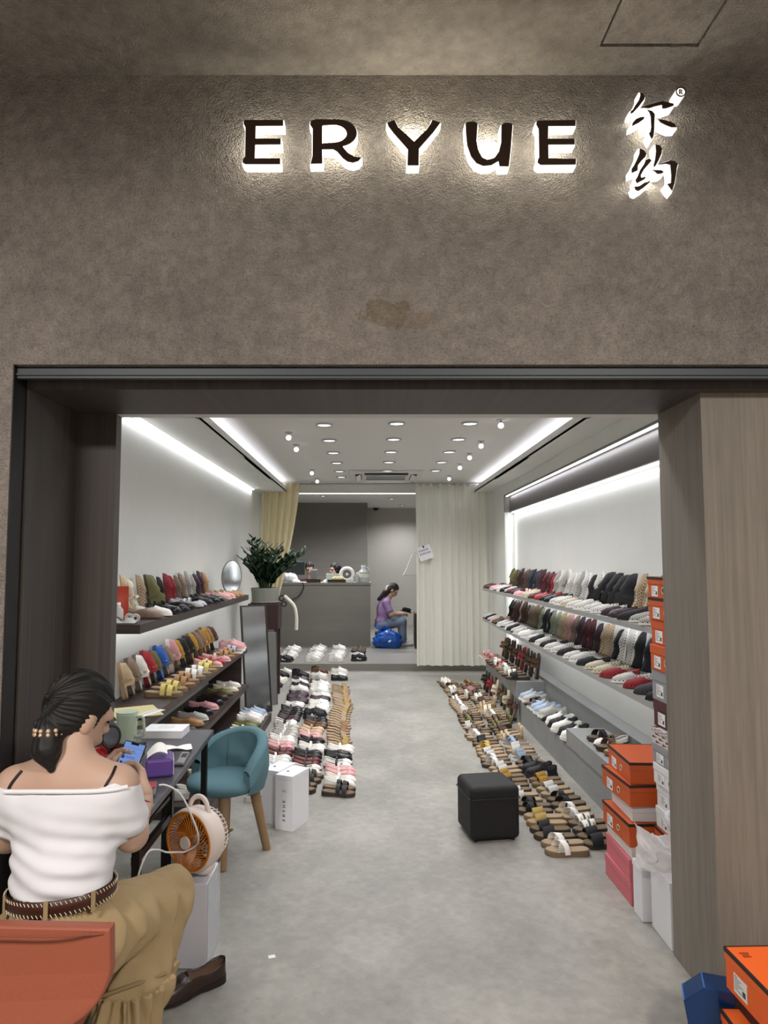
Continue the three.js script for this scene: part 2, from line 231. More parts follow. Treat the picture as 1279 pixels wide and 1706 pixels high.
// ---------------------------------------------------------------- illuminated sign on the facade
{
  const ZF = -2.4, DEP = .056, face = mat(0x4a3a30, .3, { metalness: .55 }), acry = mat(0xffffff, .5, { emissive: 0xfffdf4, emissiveIntensity: 1.25 });
  const loc = (ox, oy, k) => (p) => { const q = at(ox + p[0] / k, oy + p[1] / k, ZF + DEP); return [q[0], q[1]]; };
  function letter(name, label, polys, cv, bev = .0035) {
    const o = thing(name, label, 'sign letter', [0, 0, ZF], 0, 'shop sign letters'); let cx = 0, cy = 0, n = 0;
    for (const pl of polys) { const [pts, hole] = pl[0][0].length ? pl : [pl]; const s = shapeOf(pts.map(cv), hole ? [hole.map(cv)] : []);
      const body = ext(s, DEP - .008 - bev * 2, bev, 2); body.translate(0, 0, .003 + bev); part(o, 'glowing_body', body, acry);
      const f = ext(s, .003, .0006, 1); f.translate(0, 0, DEP - .0045); part(o, 'face', f, face); for (const p of pts.map(cv)) { cx += p[0]; cy += p[1]; n++; } }
    const l = new THREE.PointLight(0xfcf6de, LV.sign * .02, 0, 2); l.position.set(cx / n, cy / n, ZF + .03); l.castShadow = true; scene.add(l); return o;
  }
  const c1 = loc(395, 180, 4.41), c2 = loc(685, 180, 4.41);
  const arc = (cx, cy, rx, ry, a0, a1, n = 10) => Array.from({ length: n + 1 }, (_, i) => { const a = (a0 + (a1 - a0) * i / n) * Math.PI / 180; return [cx + rx * Math.cos(a), cy + ry * Math.sin(a)]; });
  letter('sign_letter', 'first glowing letter E of the shop sign', [[[60, 86], [336, 86], [336, 125], [134, 127], [132, 222], [318, 222], [318, 262], [130, 264], [126, 368], [314, 368], [314, 407], [58, 407], [40, 396], [42, 376], [58, 356], [62, 140], [48, 112], [48, 94]]], c1);
  letter('sign_letter', 'glowing letter R of the shop sign', [[[[540, 94], [580, 80], ...arc(740, 180, 138, 98, -100, 75, 14), [775, 285], [815, 330], [860, 356], [910, 362], [890, 384], [850, 396], [810, 388], [775, 362], [735, 315], [705, 297], [622, 298], [624, 402], [540, 404], [554, 350], [556, 150], [536, 116]], [[626, 124], ...arc(712, 186, 92, 66, -90, 88, 12), [624, 258]]]], c1);
  letter('sign_letter', 'glowing letter Y of the shop sign', [[[1104, 106], [1156, 86], [1182, 140], [1300, 244], [1390, 160], [1424, 110], [1434, 86], [1452, 90], [1490, 106], [1440, 174], [1334, 294], [1332, 416], [1252, 416], [1256, 300], [1150, 180], [1112, 130]]], c1);
  letter('sign_letter', 'glowing letter U of the shop sign', [[[400, 112], [420, 98], [470, 98], [486, 116], [478, 240], [490, 300], [520, 360], [560, 378], [610, 364], [644, 320], [662, 250], [664, 122], [684, 106], [730, 108], [744, 120], [730, 300], [716, 424], [650, 422], [642, 384], [590, 414], [530, 420], [480, 400], [440, 350], [412, 270], [404, 190]]], c2);
  letter('sign_letter', 'last glowing letter E of the shop sign', [[[935, 90], [1208, 86], [1206, 126], [1006, 128], [1004, 224], [1200, 222], [1200, 262], [1006, 264], [1008, 368], [1210, 372], [1208, 410], [950, 412], [930, 396], [932, 376], [942, 360], [938, 150], [920, 116], [922, 98]]], c2);
  const c3 = loc(1035, 140, 8.533);
  letter('sign_character', 'upper glowing brush character at the end of the shop sign', [
    [[272, 118], [305, 125], [332, 175], [325, 210], [250, 310], [190, 375], [165, 402], [132, 410], [140, 380], [165, 365], [200, 300], [255, 220], [275, 150]],
    [[265, 330], [400, 290], [590, 240], [745, 275], [740, 300], [640, 335], [585, 338], [582, 285], [470, 310], [400, 335], [300, 335]],
    [[375, 360], [440, 380], [475, 420], [470, 500], [468, 640], [455, 740], [436, 775], [415, 735], [398, 690], [415, 672], [430, 600], [420, 460], [405, 400]],
    [[330, 460], [320, 490], [250, 540], [180, 575], [155, 590], [165, 545], [210, 495], [270, 465]], [[525, 495], [600, 505], [690, 530], [760, 565], [782, 605], [720, 605], [640, 575], [560, 535]]], c3, .0045);
  letter('sign_character', 'lower glowing brush character at the end of the shop sign', [
    [[265, 915], [320, 935], [355, 985], [345, 1025], [285, 1085], [235, 1150], [230, 1220], [150, 1258], [150, 1200], [185, 1150], [230, 1060], [262, 980]],
    [[350, 1075], [400, 1055], [430, 1080], [390, 1130], [320, 1210], [275, 1290], [290, 1330], [355, 1310], [330, 1345], [225, 1402], [205, 1360], [240, 1300], [270, 1220], [330, 1130]],
    [[190, 1455], [260, 1448], [330, 1400], [415, 1368], [400, 1395], [310, 1470], [245, 1512], [205, 1495]],
    [[490, 858], [540, 862], [580, 920], [570, 985], [530, 1080], [490, 1150], [468, 1175], [462, 1150], [485, 1060], [498, 950]],
    [[530, 1138], [620, 1110], [690, 1085], [755, 1092], [805, 1130], [785, 1200], [775, 1300], [755, 1410], [725, 1508], [690, 1460], [660, 1415], [710, 1405], [715, 1290], [700, 1140], [640, 1125]],
    [[440, 1216], [570, 1220], [605, 1245], [570, 1265], [515, 1268], [480, 1235]]], c3, .0045);
  // registered mark
  const q = at(1134, 153, ZF + DEP), R = .0185, reg = thing('registered_mark', 'small round glowing R mark above the sign characters', 'sign mark', [q[0], q[1], ZF], 0, 'shop sign letters');
  part(reg, 'glowing_body', cyl(R, R, DEP - .004, [0, 0, DEP / 2], [Math.PI / 2, 0, 0], 32), acry); part(reg, 'ring', tor(R - .002, .0022, [0, 0, DEP], null, Math.PI * 2, 36), face);
  const font = await new FontLoader().loadAsync('fonts/droid/droid_sans_bold.typeface.json');
  const tg = new TextGeometry('R', { font, size: .018, depth: .002, curveSegments: 4 }); tg.computeBoundingBox(); const bx = tg.boundingBox; tg.translate(-(bx.max.x + bx.min.x) / 2, -(bx.max.y + bx.min.y) / 2, DEP - .001); part(reg, 'letter', tg, face);
}

// ---------------------------------------------------------------- shelves, blocks, counter
{
  const grey = mat(0x8e8c88, .5), metalEdge = mat(0xa5a5a3, .4, { metalness: .4 });
  for (const [y, w] of [[1.255, 'upper'], [.865, 'lower']]) {
    const o = thing('niche_shelf', `${w} long grey shelf in the white wall niche, lined with shoes`, 'shelf', [0, 0, 0], 0, 'niche shelves');
    part(o, 'board', bb(1.475, 1.899, y - .03, y, -9.0, -3.5), grey); part(o, 'edge_strip', bb(1.468, 1.475, y - .032, y + .001, -9.0, -3.5), metalEdge);
  }
  const con = mat(0xffffff, .7, { map: T.concreteGrey });
  const be = thing('stepped_bench', 'long low grey concrete bench with back ledge under the niche', 'bench');
  part(be, 'seat_step', bb(1.5, 1.78, 0, .22, -9.0, -3.3), con); part(be, 'back_ledge', bb(1.78, 1.899, 0, .41, -9.05, -3.3), con);
  solo('display_block', 'far grey block on the low bench piled with sandals', 'display block', bb(1.502, 1.778, .221, .38, -9.0, -7.1), con, [0, 0, 0], 0, 'grey display blocks');
  solo('display_block', 'near grey block on the low bench beside the orange boxes', 'display block', bb(1.49, 1.776, .221, .34, -5.33, -3.9), con, [0, 0, 0], 0, 'grey display blocks');
  const names = ['upper', 'lower', 'lowest'];
  [[1.25, -1.25, -7.2, -3.8, .05], [.71, -1.25, -7.15, -3.35, .045], [.355, -1.22, -7.1, -4.2, .04]].forEach(([y, x, z0, z1, th], i) => {
    const o = thing('dark_wall_shelf', `${names[i]} dark wood shelf on the plain white wall, holding shoes`, 'shelf', [0, 0, 0], 0, 'dark wall shelves');
    part(o, 'board', bb(-1.629, x, y - th + .004, y + .004, z0, z1), K.board);
    if (i) part(o, 'support_panel', bb(-1.629, -1.3, i === 1 ? .36 : .085, y - th + .003, z0 + .02, z0 + .05), K.board);
  });
  solo('display_plinth', 'low dark plinth along the white wall under the shoes', 'plinth', bb(-1.629, -.985, 0, .08, -7.08, -4.4), K.board);
  // counter
  const c = thing('cashier_counter', 'plain grey cashier counter on the platform', 'counter', [0, .1, -12.3]);
  part(c, 'front_panel', bb(-2.3, .02, 0, 1.08, -.12, 0), K.grey); part(c, 'side_panel', bb(-.1, .02, 0, 1.08, -.7, -.12), K.grey); part(c, 'worktop', bb(-2.3, .03, 1.081, 1.12, -.7, .01), K.grey);
}
// ---------------------------------------------------------------- curtains and rail
{
  const z = -9.98, r = thing('curtain_rail', 'steel curtain rail hung across the ceiling on rods', 'curtain rail');
  part(r, 'rail', bar([-1.62, 2.715, z], [1.77, 2.715, z], .016, 12), K.steel);
  for (const px of [520, 625, 687, 757]) { const x = at(px, 800, z)[0]; part(r, 'hanger', [bar([x, 2.715, z], [x, 2.75, z], .007, 8), cyl(.02, .02, .006, [x, 2.747, z])], K.steel); }
  const cm = mat(0xeae9de, .95, { transmission: .25, thickness: 0 }), cm2 = mat(0xe4d9b4, .95, { transmission: .3, thickness: 0 });
  const a = at(692, 812, z), b = at(821, 812, z);
  const c1 = thing('curtain', 'long off-white curtain hanging to the floor with a taped note', 'curtain');
  const pleat = (x0, x1, y0, y1, n, amp, fn) => merge([grid(n * 10, 12, fn)]);
  part(c1, 'cloth', grid(170, 14, (u, v) => { const x = lerp(a[0], b[0] - .03, u) , w = Math.sin(u * 62 + 1.4 * Math.sin(u * 9)) * .6 + .4 * Math.sin(u * 27 + 1), am = .026 + .02 * v; return [x + .006 * Math.sin(u * 40 + v * 2), lerp(2.70, .115 - .08 * 0, v), z + am * w + .01 * Math.sin(v * 3 + u * 14)]; }), cm);
  part(c1, 'heading_tape', grid(170, 2, (u, v) => [lerp(a[0], b[0] - .03, u), lerp(2.722, 2.66, v), z + .028 * Math.sin(u * 62 + 1.4 * Math.sin(u * 9)) * .6 + .006]), cm);
  const l = at(442, 812, z), m = at(500, 812, z), e0 = at(440, 960, z), e1 = at(474, 960, z);
  const c2 = thing('curtain', 'cream curtain gathered aside above the plant', 'curtain');
  part(c2, 'cloth', grid(70, 20, (u, v) => { const x0 = lerp(l[0] - .04, e0[0] - .05, v), x1 = lerp(m[0], e1[0] - .08, Math.pow(v, 1.35)); return [lerp(x0, x1, u), lerp(2.70, 1.05, v), z + .05 + (.03 + .012 * v) * Math.sin(u * 34 + .7 * v)]; }), cm2);
  part(c2, 'heading_tape', grid(70, 2, (u, v) => [lerp(l[0] - .04, m[0], u), lerp(2.722, 2.67, v), z + .055 + .03 * Math.sin(u * 34)]), cm2);
  const note = canvasTex(256, 256, (g) => { g.fillStyle = '#e9e9ee'; g.fillRect(0, 0, 256, 256); g.fillStyle = '#3a3a46'; g.font = 'bold 40px sans-serif';
    for (const [y, n] of [[88, 6], [150, 7]]) for (let i = 0; i < n; i++) { const x = 22 + i * 31; g.fillRect(x, y - 26, 24, 5); g.fillRect(x + 9, y - 32, 5, 36); g.fillRect(x + 1, y - 12, 22, 4); g.fillRect(x + 2, y - 2, 20, 5); g.fillRect(x + 2 + (i % 3) * 6, y - 24, 4, 24); } });
  const nc = at(708, 921, -9.925); const nt = thing('paper_note', 'white paper notice with two printed lines clipped on the curtain', 'notice', nc); nt.rotation.z = .3;
  part(nt, 'sheet', box(.2, .2, .003), [1, 1, 1, 1, 1, 1].map((_, i) => i === 4 ? mat(0xffffff, .8, { map: note }) : K.paper)); part(nt, 'clip', rbox(.02, .035, .012, .003, [0, .09, .004]), K.black);
}
// ceiling cassette air conditioner near the curtain
{
  const o = thing('ceiling_air_conditioner', 'white ceiling cassette air conditioner with dark louvre slots before the curtain', 'air conditioner', [.22, 2.75, -9.15]);
  part(o, 'panel', rbox(.95, .03, .95, .01, [0, -.014, 0]), mat(0xdcdcd8, .5)); part(o, 'intake_grille', bb(-.26, .26, -.036, -.028, -.26, .26), mat(0x8a8a88, .5));
  for (let k = 0; k < 4; k++) { const g = bb(-.28, .28, -.033, -.028, .32, .40); g.rotateY(k * Math.PI / 2); part(o, 'slot', g, K.black); const f = box(.56, .006, .07, [0, -.045, .36], [.5, 0, 0]); f.rotateY(k * Math.PI / 2); part(o, 'louvre', f, mat(0xe6e6e2, .5)); }
}

// ---------------------------------------------------------------- shoes: shared geometries, toe towards +z, sole on y = 0
const OUT = [[0, 0], [.015, .38], [.05, .62], [.12, .74], [.28, .74], [.42, .72], [.56, .84], [.7, 1], [.8, .98], [.9, .76], [.96, .48], [.99, .22], [1, 0]];
const OUTP = [[0, 0], [.015, .38], [.05, .62], [.12, .72], [.28, .7], [.42, .66], [.56, .8], [.68, .95], [.8, .8], [.9, .5], [.96, .28], [.99, .12], [1, 0]];
const LIN = (tab, t) => { for (let i = 1; i < tab.length; i++) if (t <= tab[i][0]) { const k = (t - tab[i - 1][0]) / (tab[i][0] - tab[i - 1][0]); return lerp(tab[i - 1][1], tab[i][1], k); } return tab[tab.length - 1][1]; };
const tS = (n) => Array.from({ length: n + 1 }, (_, i) => (1 - Math.cos(Math.PI * i / n)) / 2);
function soleGeo({ L = .25, w = .045, out = OUT, bot = () => 0, top = () => .015, n = 16, grow = 1 }) {
  const P = [], I = [], ts = tS(n); const push = (x, y, z) => (P.push(x, y, z), P.length / 3 - 1);
  const rows = ts.map((t) => { const h = LIN(out, t) * w * grow, z = (t - .5) * L * (grow > 1 ? 1 + (grow - 1) * .4 : 1), b = bot(t), p = top(t); return [h, z, b, p]; });
  for (const [y, flip] of [[3, 0], [2, 1]]) { const id = rows.map((r) => [push(-r[0], r[y], r[1]), push(r[0], r[y], r[1])]); for (let i = 0; i < n; i++) { const [a, b] = id[i], [c, d] = id[i + 1]; flip ? I.push(a, b, d, a, d, c) : I.push(a, d, b, a, c, d); } }
  for (const s of [-1, 1]) { const id = rows.map((r) => [push(s * r[0], r[2], r[1]), push(s * r[0] * 1.0, r[3], r[1])]); for (let i = 0; i < n; i++) { const [a, b] = id[i], [c, d] = id[i + 1]; s > 0 ? I.push(a, b, d, a, d, c) : I.push(a, d, b, a, c, d); } }
  const g = new THREE.BufferGeometry(); g.setAttribute('position', new THREE.Float32BufferAttribute(P, 3)); const uv = []; for (let i = 0; i < P.length; i += 3) uv.push(P[i] * 10, P[i + 2] * 10); g.setAttribute('uv', new THREE.Float32BufferAttribute(uv, 2)); g.setIndex(I); g.computeVertexNormals(); return g;
}
// a shoe upper: a dome over the sole, dipping into a foot opening up to tOpen; returns [outer, lining]
function upperGeo({ L = .25, w = .045, out = OUT, h, collar, tOpen = .45, base = () => .015, n = 18, m = 16, t0 = 0, rim = .8 }) {
  const ts = tS(n).map((t) => t0 + (1 - t0) * t), P = [], UV = [], Io = [], Ii = [];
  for (const t of ts) for (let j = 0; j <= m; j++) {
    const u = j / m * 2 - 1, a = Math.abs(u), s = Math.sign(u) || 0, hw = LIN(out, t) * w * .97, o = t0 > 0 ? 0 : 1 - sm(tOpen - .06, tOpen + .07, t), hh = h(t);
    let cx = hw * Math.pow(Math.sin(a * Math.PI / 2), .75), cy = hh * Math.pow(Math.cos(a * Math.PI / 2), .62); if (a > .999) cy = 0;
    let ox, oy; const hc = collar ? collar(t) : 0;
    if (a > .55) { const k = (1 - a) / .45; ox = hw * lerp(1, rim + .08, k * k); oy = hc * k; } else if (a > .42) { const k = (.55 - a) / .13; ox = hw * lerp(rim + .08, rim - .06, k); oy = lerp(hc, .006, k); } else { ox = hw * (rim - .06) * a / .42; oy = .006; }
    const x = s * lerp(cx, ox, o), y = base(t) + lerp(cy, oy, o); P.push(x, y, (t - .5) * L); UV.push(u * .5 + .5, t);
  }
  for (let i = 0; i < n; i++) for (let j = 0; j < m; j++) { const a = i * (m + 1) + j, b = a + 1, c = a + m + 1, d = c + 1, tm = (ts[i] + ts[i + 1]) / 2, um = Math.abs((j + .5) / m * 2 - 1); (t0 === 0 && um < .52 && tm < tOpen ? Ii : Io).push(a, d, b, a, c, d); }
  return [Io, Ii].map((I) => { if (!I.length) return null; const g = new THREE.BufferGeometry(); g.setAttribute('position', new THREE.Float32BufferAttribute(P, 3)); g.setAttribute('uv', new THREE.Float32BufferAttribute(UV, 2)); g.setIndex(I); const q = g.toNonIndexed(); const r = mergeVertices(q); r.computeVertexNormals(); return r; });
}
// a strap arching over the foot between two stations
function band(t0, t1, hgt, { L = .25, w = .046, base = () => .03, skew = 0, th = .003, n = 9, out = OUT, lift = 0 } = {}) {
  const f = (k, off) => (u, v) => { const t = lerp(t0, t1, v), a = Math.PI * u, hw = LIN(out, t) * w + off, x = -Math.cos(a) * hw, y = base(t) - .012 * (1 - Math.sin(a)) + (hgt + off + lift * (v - .5)) * Math.pow(Math.sin(a), .8); return [x, Math.max(y, .002), (t - .5) * L + skew * x / w]; };
  const a = grid(n, 2, f(0, th)), b = grid(n, 2, f(0, 0));
  const e = (v) => grid(n, 1, (u, k) => f(0, k ? th : 0)(u, v));
  return merge([a, b, e(0), e(1)]);
}
const heelBlock = (L, h, r = .022, zz = -.4) => { const g = rbox(r * 1.9, h, r * 1.7, .006, [0, h / 2, L * zz]); return g; };
const SH = {};
{
  const B = .028; // sneaker
  const hS = (t) => interp([[0, .085], [.3, .09], [.45, .092], [.62, .066], [.8, .05], [.93, .04], [1, .012]], t), cS = (t) => interp([[0, .07], [.06, .074], [.22, .058], [.42, .075], [1, .07]], t), bS = (t) => interp([[0, .034], [.5, .026], [1, .03]], t);
  const [o, i] = upperGeo({ h: hS, collar: cS, tOpen: .42, base: bS, L: .25, w: .045 });
  const lac = []; for (let k = 0; k < 5; k++) { const t = .47 + k * .055, y = bS(t) + hS(t) + .001; lac.push(tube([[-.018, y - .010, (t - .5) * .25], [0, y + .001, (t - .5) * .25 + .002], [.018, y - .010, (t - .5) * .25]], .0028, 6, 5)); }
  SH.sneaker = { L: .265, parts: [['sole', soleGeo({ L: .265, w: .049, bot: (t) => .010 * sm(.8, 1, t), top: bS }), 'sole'], ['upper', o, 'main'], ['lining', i, 'lining'], ['laces', merge(lac), 'accent'], ...[-1, 1].map((s) => ['side_patch', grid(5, 3, (u, v) => { const t = .32 + .3 * u; const hw = LIN(OUT, t) * .045 * .985; return [s * (hw * lerp(1, .93, v) + .0012), bS(t) + .006 + .028 * v - .006 * u, (t - .5) * .25 + .012 * v]; }), 'accent2'])] };
  const flatB = (t) => interp([[0, .022], [.3, .018], [.5, .012], [1, .012]], t); // loafer
  const hL = (t) => interp([[0, .055], [.4, .066], [.5, .062], [.7, .044], [.9, .034], [1, .01]], t), cL = (t) => interp([[0, .058], [.08, .052], [.3, .040], [.5, .055], [1, .05]], t);
  const L1 = upperGeo({ h: hL, collar: cL, tOpen: .5, base: flatB, L: .25, w: .043 });
  SH.loafer = { L: .255, parts: [['sole', soleGeo({ L: .255, w: .045, bot: (t) => (t < .3 ? 0 : .004 * sm(.3, .36, t)), top: flatB }), 'sole'], ['upper', L1[0], 'main'], ['lining', L1[1], 'lining'], ['saddle_strap', band(.55, .64, .05, { base: flatB, w: .0425, lift: -.012, th: .002 }), 'main2']] };
  const kH = (t) => interp([[0, .05], [.42, .058], [.6, .048], [.8, .036], [.95, .024], [1, .006]], t), kC = (t) => interp([[0, .055], [.1, .046], [.3, .036], [.5, .05], [1, .05]], t), kB = () => .013; // woven slip-on with a pointed toe
  const L2 = upperGeo({ h: kH, collar: kC, tOpen: .45, base: kB, out: OUTP, w: .046 });
  SH.slipon = { L: .255, parts: [['sole', soleGeo({ L: .256, w: .047, out: OUTP, top: kB, bot: (t) => .003 * sm(.25, .32, t) }), 'sole'], ['upper', L2[0], 'weave'], ['lining', L2[1], 'lining']] };
  const fH = (t) => interp([[0, .04], [.6, .05], [.75, .04], [.9, .03], [1, .006]], t), fC = (t) => interp([[0, .052], [.1, .044], [.35, .026], [.65, .03], [.72, .04], [1, .04]], t), fB = (t) => interp([[0, .028], [.3, .022], [.5, .012], [1, .01]], t); // strapped flat
  const L3 = upperGeo({ h: fH, collar: fC, tOpen: .68, base: fB, w: .043 });
  SH.flat = { L: .25, parts: [['sole', merge([soleGeo({ L: .252, w: .044, bot: (t) => fB(t) - .008, top: fB }), heelBlock(.25, .024)]), 'sole'], ['upper', L3[0], 'main'], ['lining', L3[1], 'lining'], ['strap', band(.42, .49, .052, { base: fB, w: .042, th: .003 }), 'accent'], ['buckle', rbox(.012, .014, .005, .002, [.037, .045, -.011], [0, Math.PI / 2, 0]), 'metal']] };
  const hpB = (t) => interp([[0, .064], [.25, .055], [.55, .016], [1, .012]], t); // heeled pump
  const L4 = upperGeo({ h: fH, collar: fC, tOpen: .68, base: hpB, w: .041 });
  SH.pump = { L: .235, parts: [['sole', soleGeo({ L: .252, w: .042, bot: (t) => hpB(t) - .008, top: hpB }), 'sole'], ['heel', heelBlock(.25, .056, .019, -.41), 'sole'], ['upper', L4[0], 'main'], ['lining', L4[1], 'lining'], ['strap', band(.42, .48, .052, { base: hpB, w: .040, th: .003 }), 'accent']] };
  const mB = (t) => interp([[0, .022], [.4, .016], [1, .013]], t); // woven mule
  const mH = (t) => interp([[.4, .058], [.55, .056], [.8, .038], [.95, .025], [1, .006]], t);
  SH.mule = { L: .255, parts: [['sole', soleGeo({ L: .256, w: .047, out: OUTP, top: mB }), 'sole'], ['insole', mv(soleGeo({ L: .235, w: .041, out: OUTP, top: (t) => mB(t) + .0035, bot: mB }), [0, 0, 0]), 'lining'], ['upper', upperGeo({ h: mH, t0: .44, base: mB, out: OUTP, w: .046, n: 12 })[0], 'weave']] };
  const cB = (t) => interp([[0, .034], [.4, .026], [1, .026]], t), cH = (t) => interp([[.3, .062], [.45, .074], [.65, .066], [.85, .05], [.96, .038], [1, .012]], t); // clog
  SH.clog = { L: .262, parts: [['sole', soleGeo({ L: .262, w: .052, top: cB }), 'cork'], ['insole', soleGeo({ L: .245, w: .046, top: (t) => cB(t) + .004, bot: cB }), 'lining'], ['upper', upperGeo({ h: cH, t0: .36, base: cB, w: .05, n: 12 })[0], 'main'], ['strap', band(.47, .56, .072, { base: cB, w: .0495, th: .003, lift: -.01 }), 'main2'], ['buckle', rbox(.016, .018, .006, .002, [.036, .078, .004], [0, .3, -.75]), 'metal']] };
  const sB = (t) => interp([[0, .032], [.45, .026], [1, .026]], t); // slides
  const sole = () => ['sole', soleGeo({ L: .26, w: .05, top: sB, bot: (t) => .006 * sm(.85, 1, t) }), 'cork'], foot = () => ['footbed', soleGeo({ L: .245, w: .046, top: (t) => sB(t) + .004, bot: sB }), 'footbed'];
  SH.slide = { L: .26, parts: [sole(), foot(), ['strap', band(.52, .8, .05, { base: sB, w: .05, lift: -.018 }), 'weave']] };
  SH.twostrap = { L: .26, parts: [sole(), foot(), ['strap', band(.44, .57, .054, { base: sB, w: .05, lift: -.005 }), 'main'], ['strap', band(.63, .77, .046, { base: sB, w: .05, lift: -.01 }), 'main'], ['buckle', merge([rbox(.02, .014, .005, .002, [.034, .066, .0], [0, 0, -.85]), rbox(.02, .014, .005, .002, [.037, .056, .05], [0, 0, -.85])]), 'metal']] };
  SH.cross = { L: .26, parts: [sole(), foot(), ['strap', band(.5, .64, .05, { base: sB, w: .05, skew: .028 }), 'weave'], ['strap', band(.56, .7, .051, { base: sB, w: .05, skew: -.028 }), 'main']] };
  const wB = (t) => interp([[0, .07], [.3, .06], [.7, .03], [1, .028]], t); // wedge sandal
  SH.wedge = { L: .24, parts: [['sole', soleGeo({ L: .24, w: .046, top: wB, bot: (t) => .008 * sm(.85, 1, t) }), 'cork'], ['footbed', soleGeo({ L: .23, w: .043, top: (t) => wB(t) + .004, bot: wB }), 'footbed'], ['strap', band(.55, .66, .046, { base: wB, w: .046, L: .24 }), 'main'], ['strap', band(.72, .82, .036, { base: wB, w: .046, L: .24 }), 'main'], ['ankle_strap', band(.02, .13, .075, { base: wB, w: .05, L: .24, th: .0025 }), 'main']] };
  const aB = (t) => interp([[0, .05], [.25, .042], [.55, .016], [1, .012]], t); // heeled slide
  SH.heel = { L: .24, parts: [['sole', soleGeo({ L: .24, w: .043, top: aB, bot: (t) => Math.max(0, aB(t) - .009) }), 'cork'], ['footbed', soleGeo({ L: .23, w: .040, top: (t) => aB(t) + .003, bot: aB }), 'footbed'], ['heel', heelBlock(.24, .042, .02, -.39), 'cork'], ['strap', band(.6, .82, .04, { base: aB, w: .045, L: .24, lift: -.012 }), 'weave']] };
  const bH = (t) => interp([[0, .11], [.35, .115], [.5, .085], [.7, .062], [.9, .046], [1, .014]], t), bC = (t) => interp([[0, .125], [.42, .12], [1, .1]], t); // ankle boot
  const L5 = upperGeo({ h: bH, collar: bC, tOpen: .4, base: (t) => .022, w: .044, rim: .86 });
  SH.boot = { L: .255, parts: [['sole', soleGeo({ L: .258, w: .047, top: () => .022, bot: (t) => .006 * sm(.3, .36, t) }), 'sole'], ['upper', L5[0], 'main'], ['lining', L5[1], 'lining'], ['buckle_strap', band(.3, .38, .1, { base: () => .022, w: .046, th: .003 }), 'main2']] };
}
const KIND = { s: ['sneaker', 'lace-up sneaker', 'sneaker'], l: ['loafer', 'leather loafer', 'loafer'], k: ['slipon', 'woven slip-on', 'slip-on shoe'], f: ['flat', 'strapped flat', 'flat shoe'], p: ['pump', 'strapped pump', 'pump'], m: ['mule', 'woven mule', 'mule'], c: ['clog', 'buckled clog', 'clog'], d: ['slide', 'woven slide', 'slide sandal'], t: ['twostrap', 'two-strap sandal', 'sandal'], x: ['cross', 'cross-strap sandal', 'sandal'], w: ['wedge', 'wedge sandal', 'wedge'], h: ['heel', 'heeled slide', 'heeled sandal'], b: ['boot', 'buckled ankle boot', 'boot'] };
const NAMES = { sneaker: 'sneaker', loafer: 'loafer', slipon: 'slip_on_shoe', flat: 'flat_shoe', pump: 'pump_shoe', mule: 'mule_shoe', clog: 'clog', slide: 'slide_sandal', twostrap: 'strap_sandal', cross: 'cross_strap_sandal', wedge: 'wedge_sandal', heel: 'heeled_sandal', boot: 'ankle_boot' };
// colour letter: [word, main, sole, lining, accent]
const CO = {
  w: ['white', 0xe9e7e1, 0xe6e4de, 0xcfcac0, 0xf4f4f2, 0xb9bcc0], b: ['black', 0x17161a, 0x141316, 0x3a3431, 0x222126, 0xd8d8d6], g: ['pale grey', 0xb7b5ae, 0xdedcd5, 0xa8a49b, 0xe8e8e4, 0x7d7d7c], c: ['cream', 0xe0d6bd, 0xcbbd9f, 0xcfc0a2, 0xece5d2, 0xb09c78],
  t: ['tan', 0xa9815a, 0x7a583a, 0xc7a67d, 0x8a6340, 0x5e442f], n: ['brown', 0x5b3f2e, 0x34261d, 0x8f6e50, 0x4a3325, 0x2c211a], e: ['dark brown', 0x33251f, 0x211915, 0x6a5140, 0x2a1f1a, 0x171211], r: ['red', 0xa5262f, 0x7a2027, 0xc9a99a, 0xb23a3f, 0xe0d9d0], u: ['burgundy', 0x551c26, 0x2c1216, 0x8d6a5e, 0x45161e, 0x26100f],
  p: ['plum', 0x3b2631, 0x231a20, 0x746060, 0x2e1e27, 0x1c1418], k: ['pink', 0xd39a9d, 0xe2d2cc, 0xd9bdb4, 0xe8c7c4, 0xb06a74], y: ['mustard', 0xb98a24, 0x6d5432, 0xc29d55, 0x9c7219, 0x513a14], o: ['olive', 0x6c6a3f, 0x37331f, 0x8e8563, 0x585632, 0x2f2d1c], a: ['taupe', 0x8b7866, 0x5d4f43, 0xb39f88, 0x75634f, 0x463a30],
  i: ['beige', 0xc4ac8d, 0x9d8263, 0xd3bfa1, 0xae9474, 0x7a6248], v: ['navy', 0x262c3c, 0x1c1f29, 0x555460, 0x303748, 0xd5d5d8], h: ['charcoal', 0x45454a, 0x28282b, 0x6d6a68, 0x38383c, 0xc4c4c4], z: ['black and white', 0xe4e3de, 0x141417, 0x8f8b85, 0x1b1b1f, 0x18181b], q: ['sage green', 0x97a08a, 0xc8c6b4, 0xb9b8a5, 0xa9b09c, 0x6c765f],
  l: ['light blue', 0x9fb0c6, 0xd9dce0, 0xc2cad2, 0xd3dbe4, 0x6f84a3], j: ['bright blue', 0x2b61b8, 0x1f3f7a, 0x4f7fc6, 0x2a55a0, 0x1c3a72], s: ['silver', 0xb4b4b8, 0x26262a, 0x8d8a87, 0xd5d5d8, 0x3c3c40], x: ['pale yellow', 0xd9c877, 0x7b6546, 0xb99f6b, 0xcbb85f, 0x8f7d36], d: ['gold', 0xc7a95b, 0x8e7048, 0xc9ac78, 0xd9c078, 0x8a6d33],
};
const fbCork = mat(0x74634f, .85), fbTan = mat(0x9f8a6e, .7), fbDark = mat(0x4a4038, .75), metalB = mat(0xc8b98e, .3, { metalness: 1 });
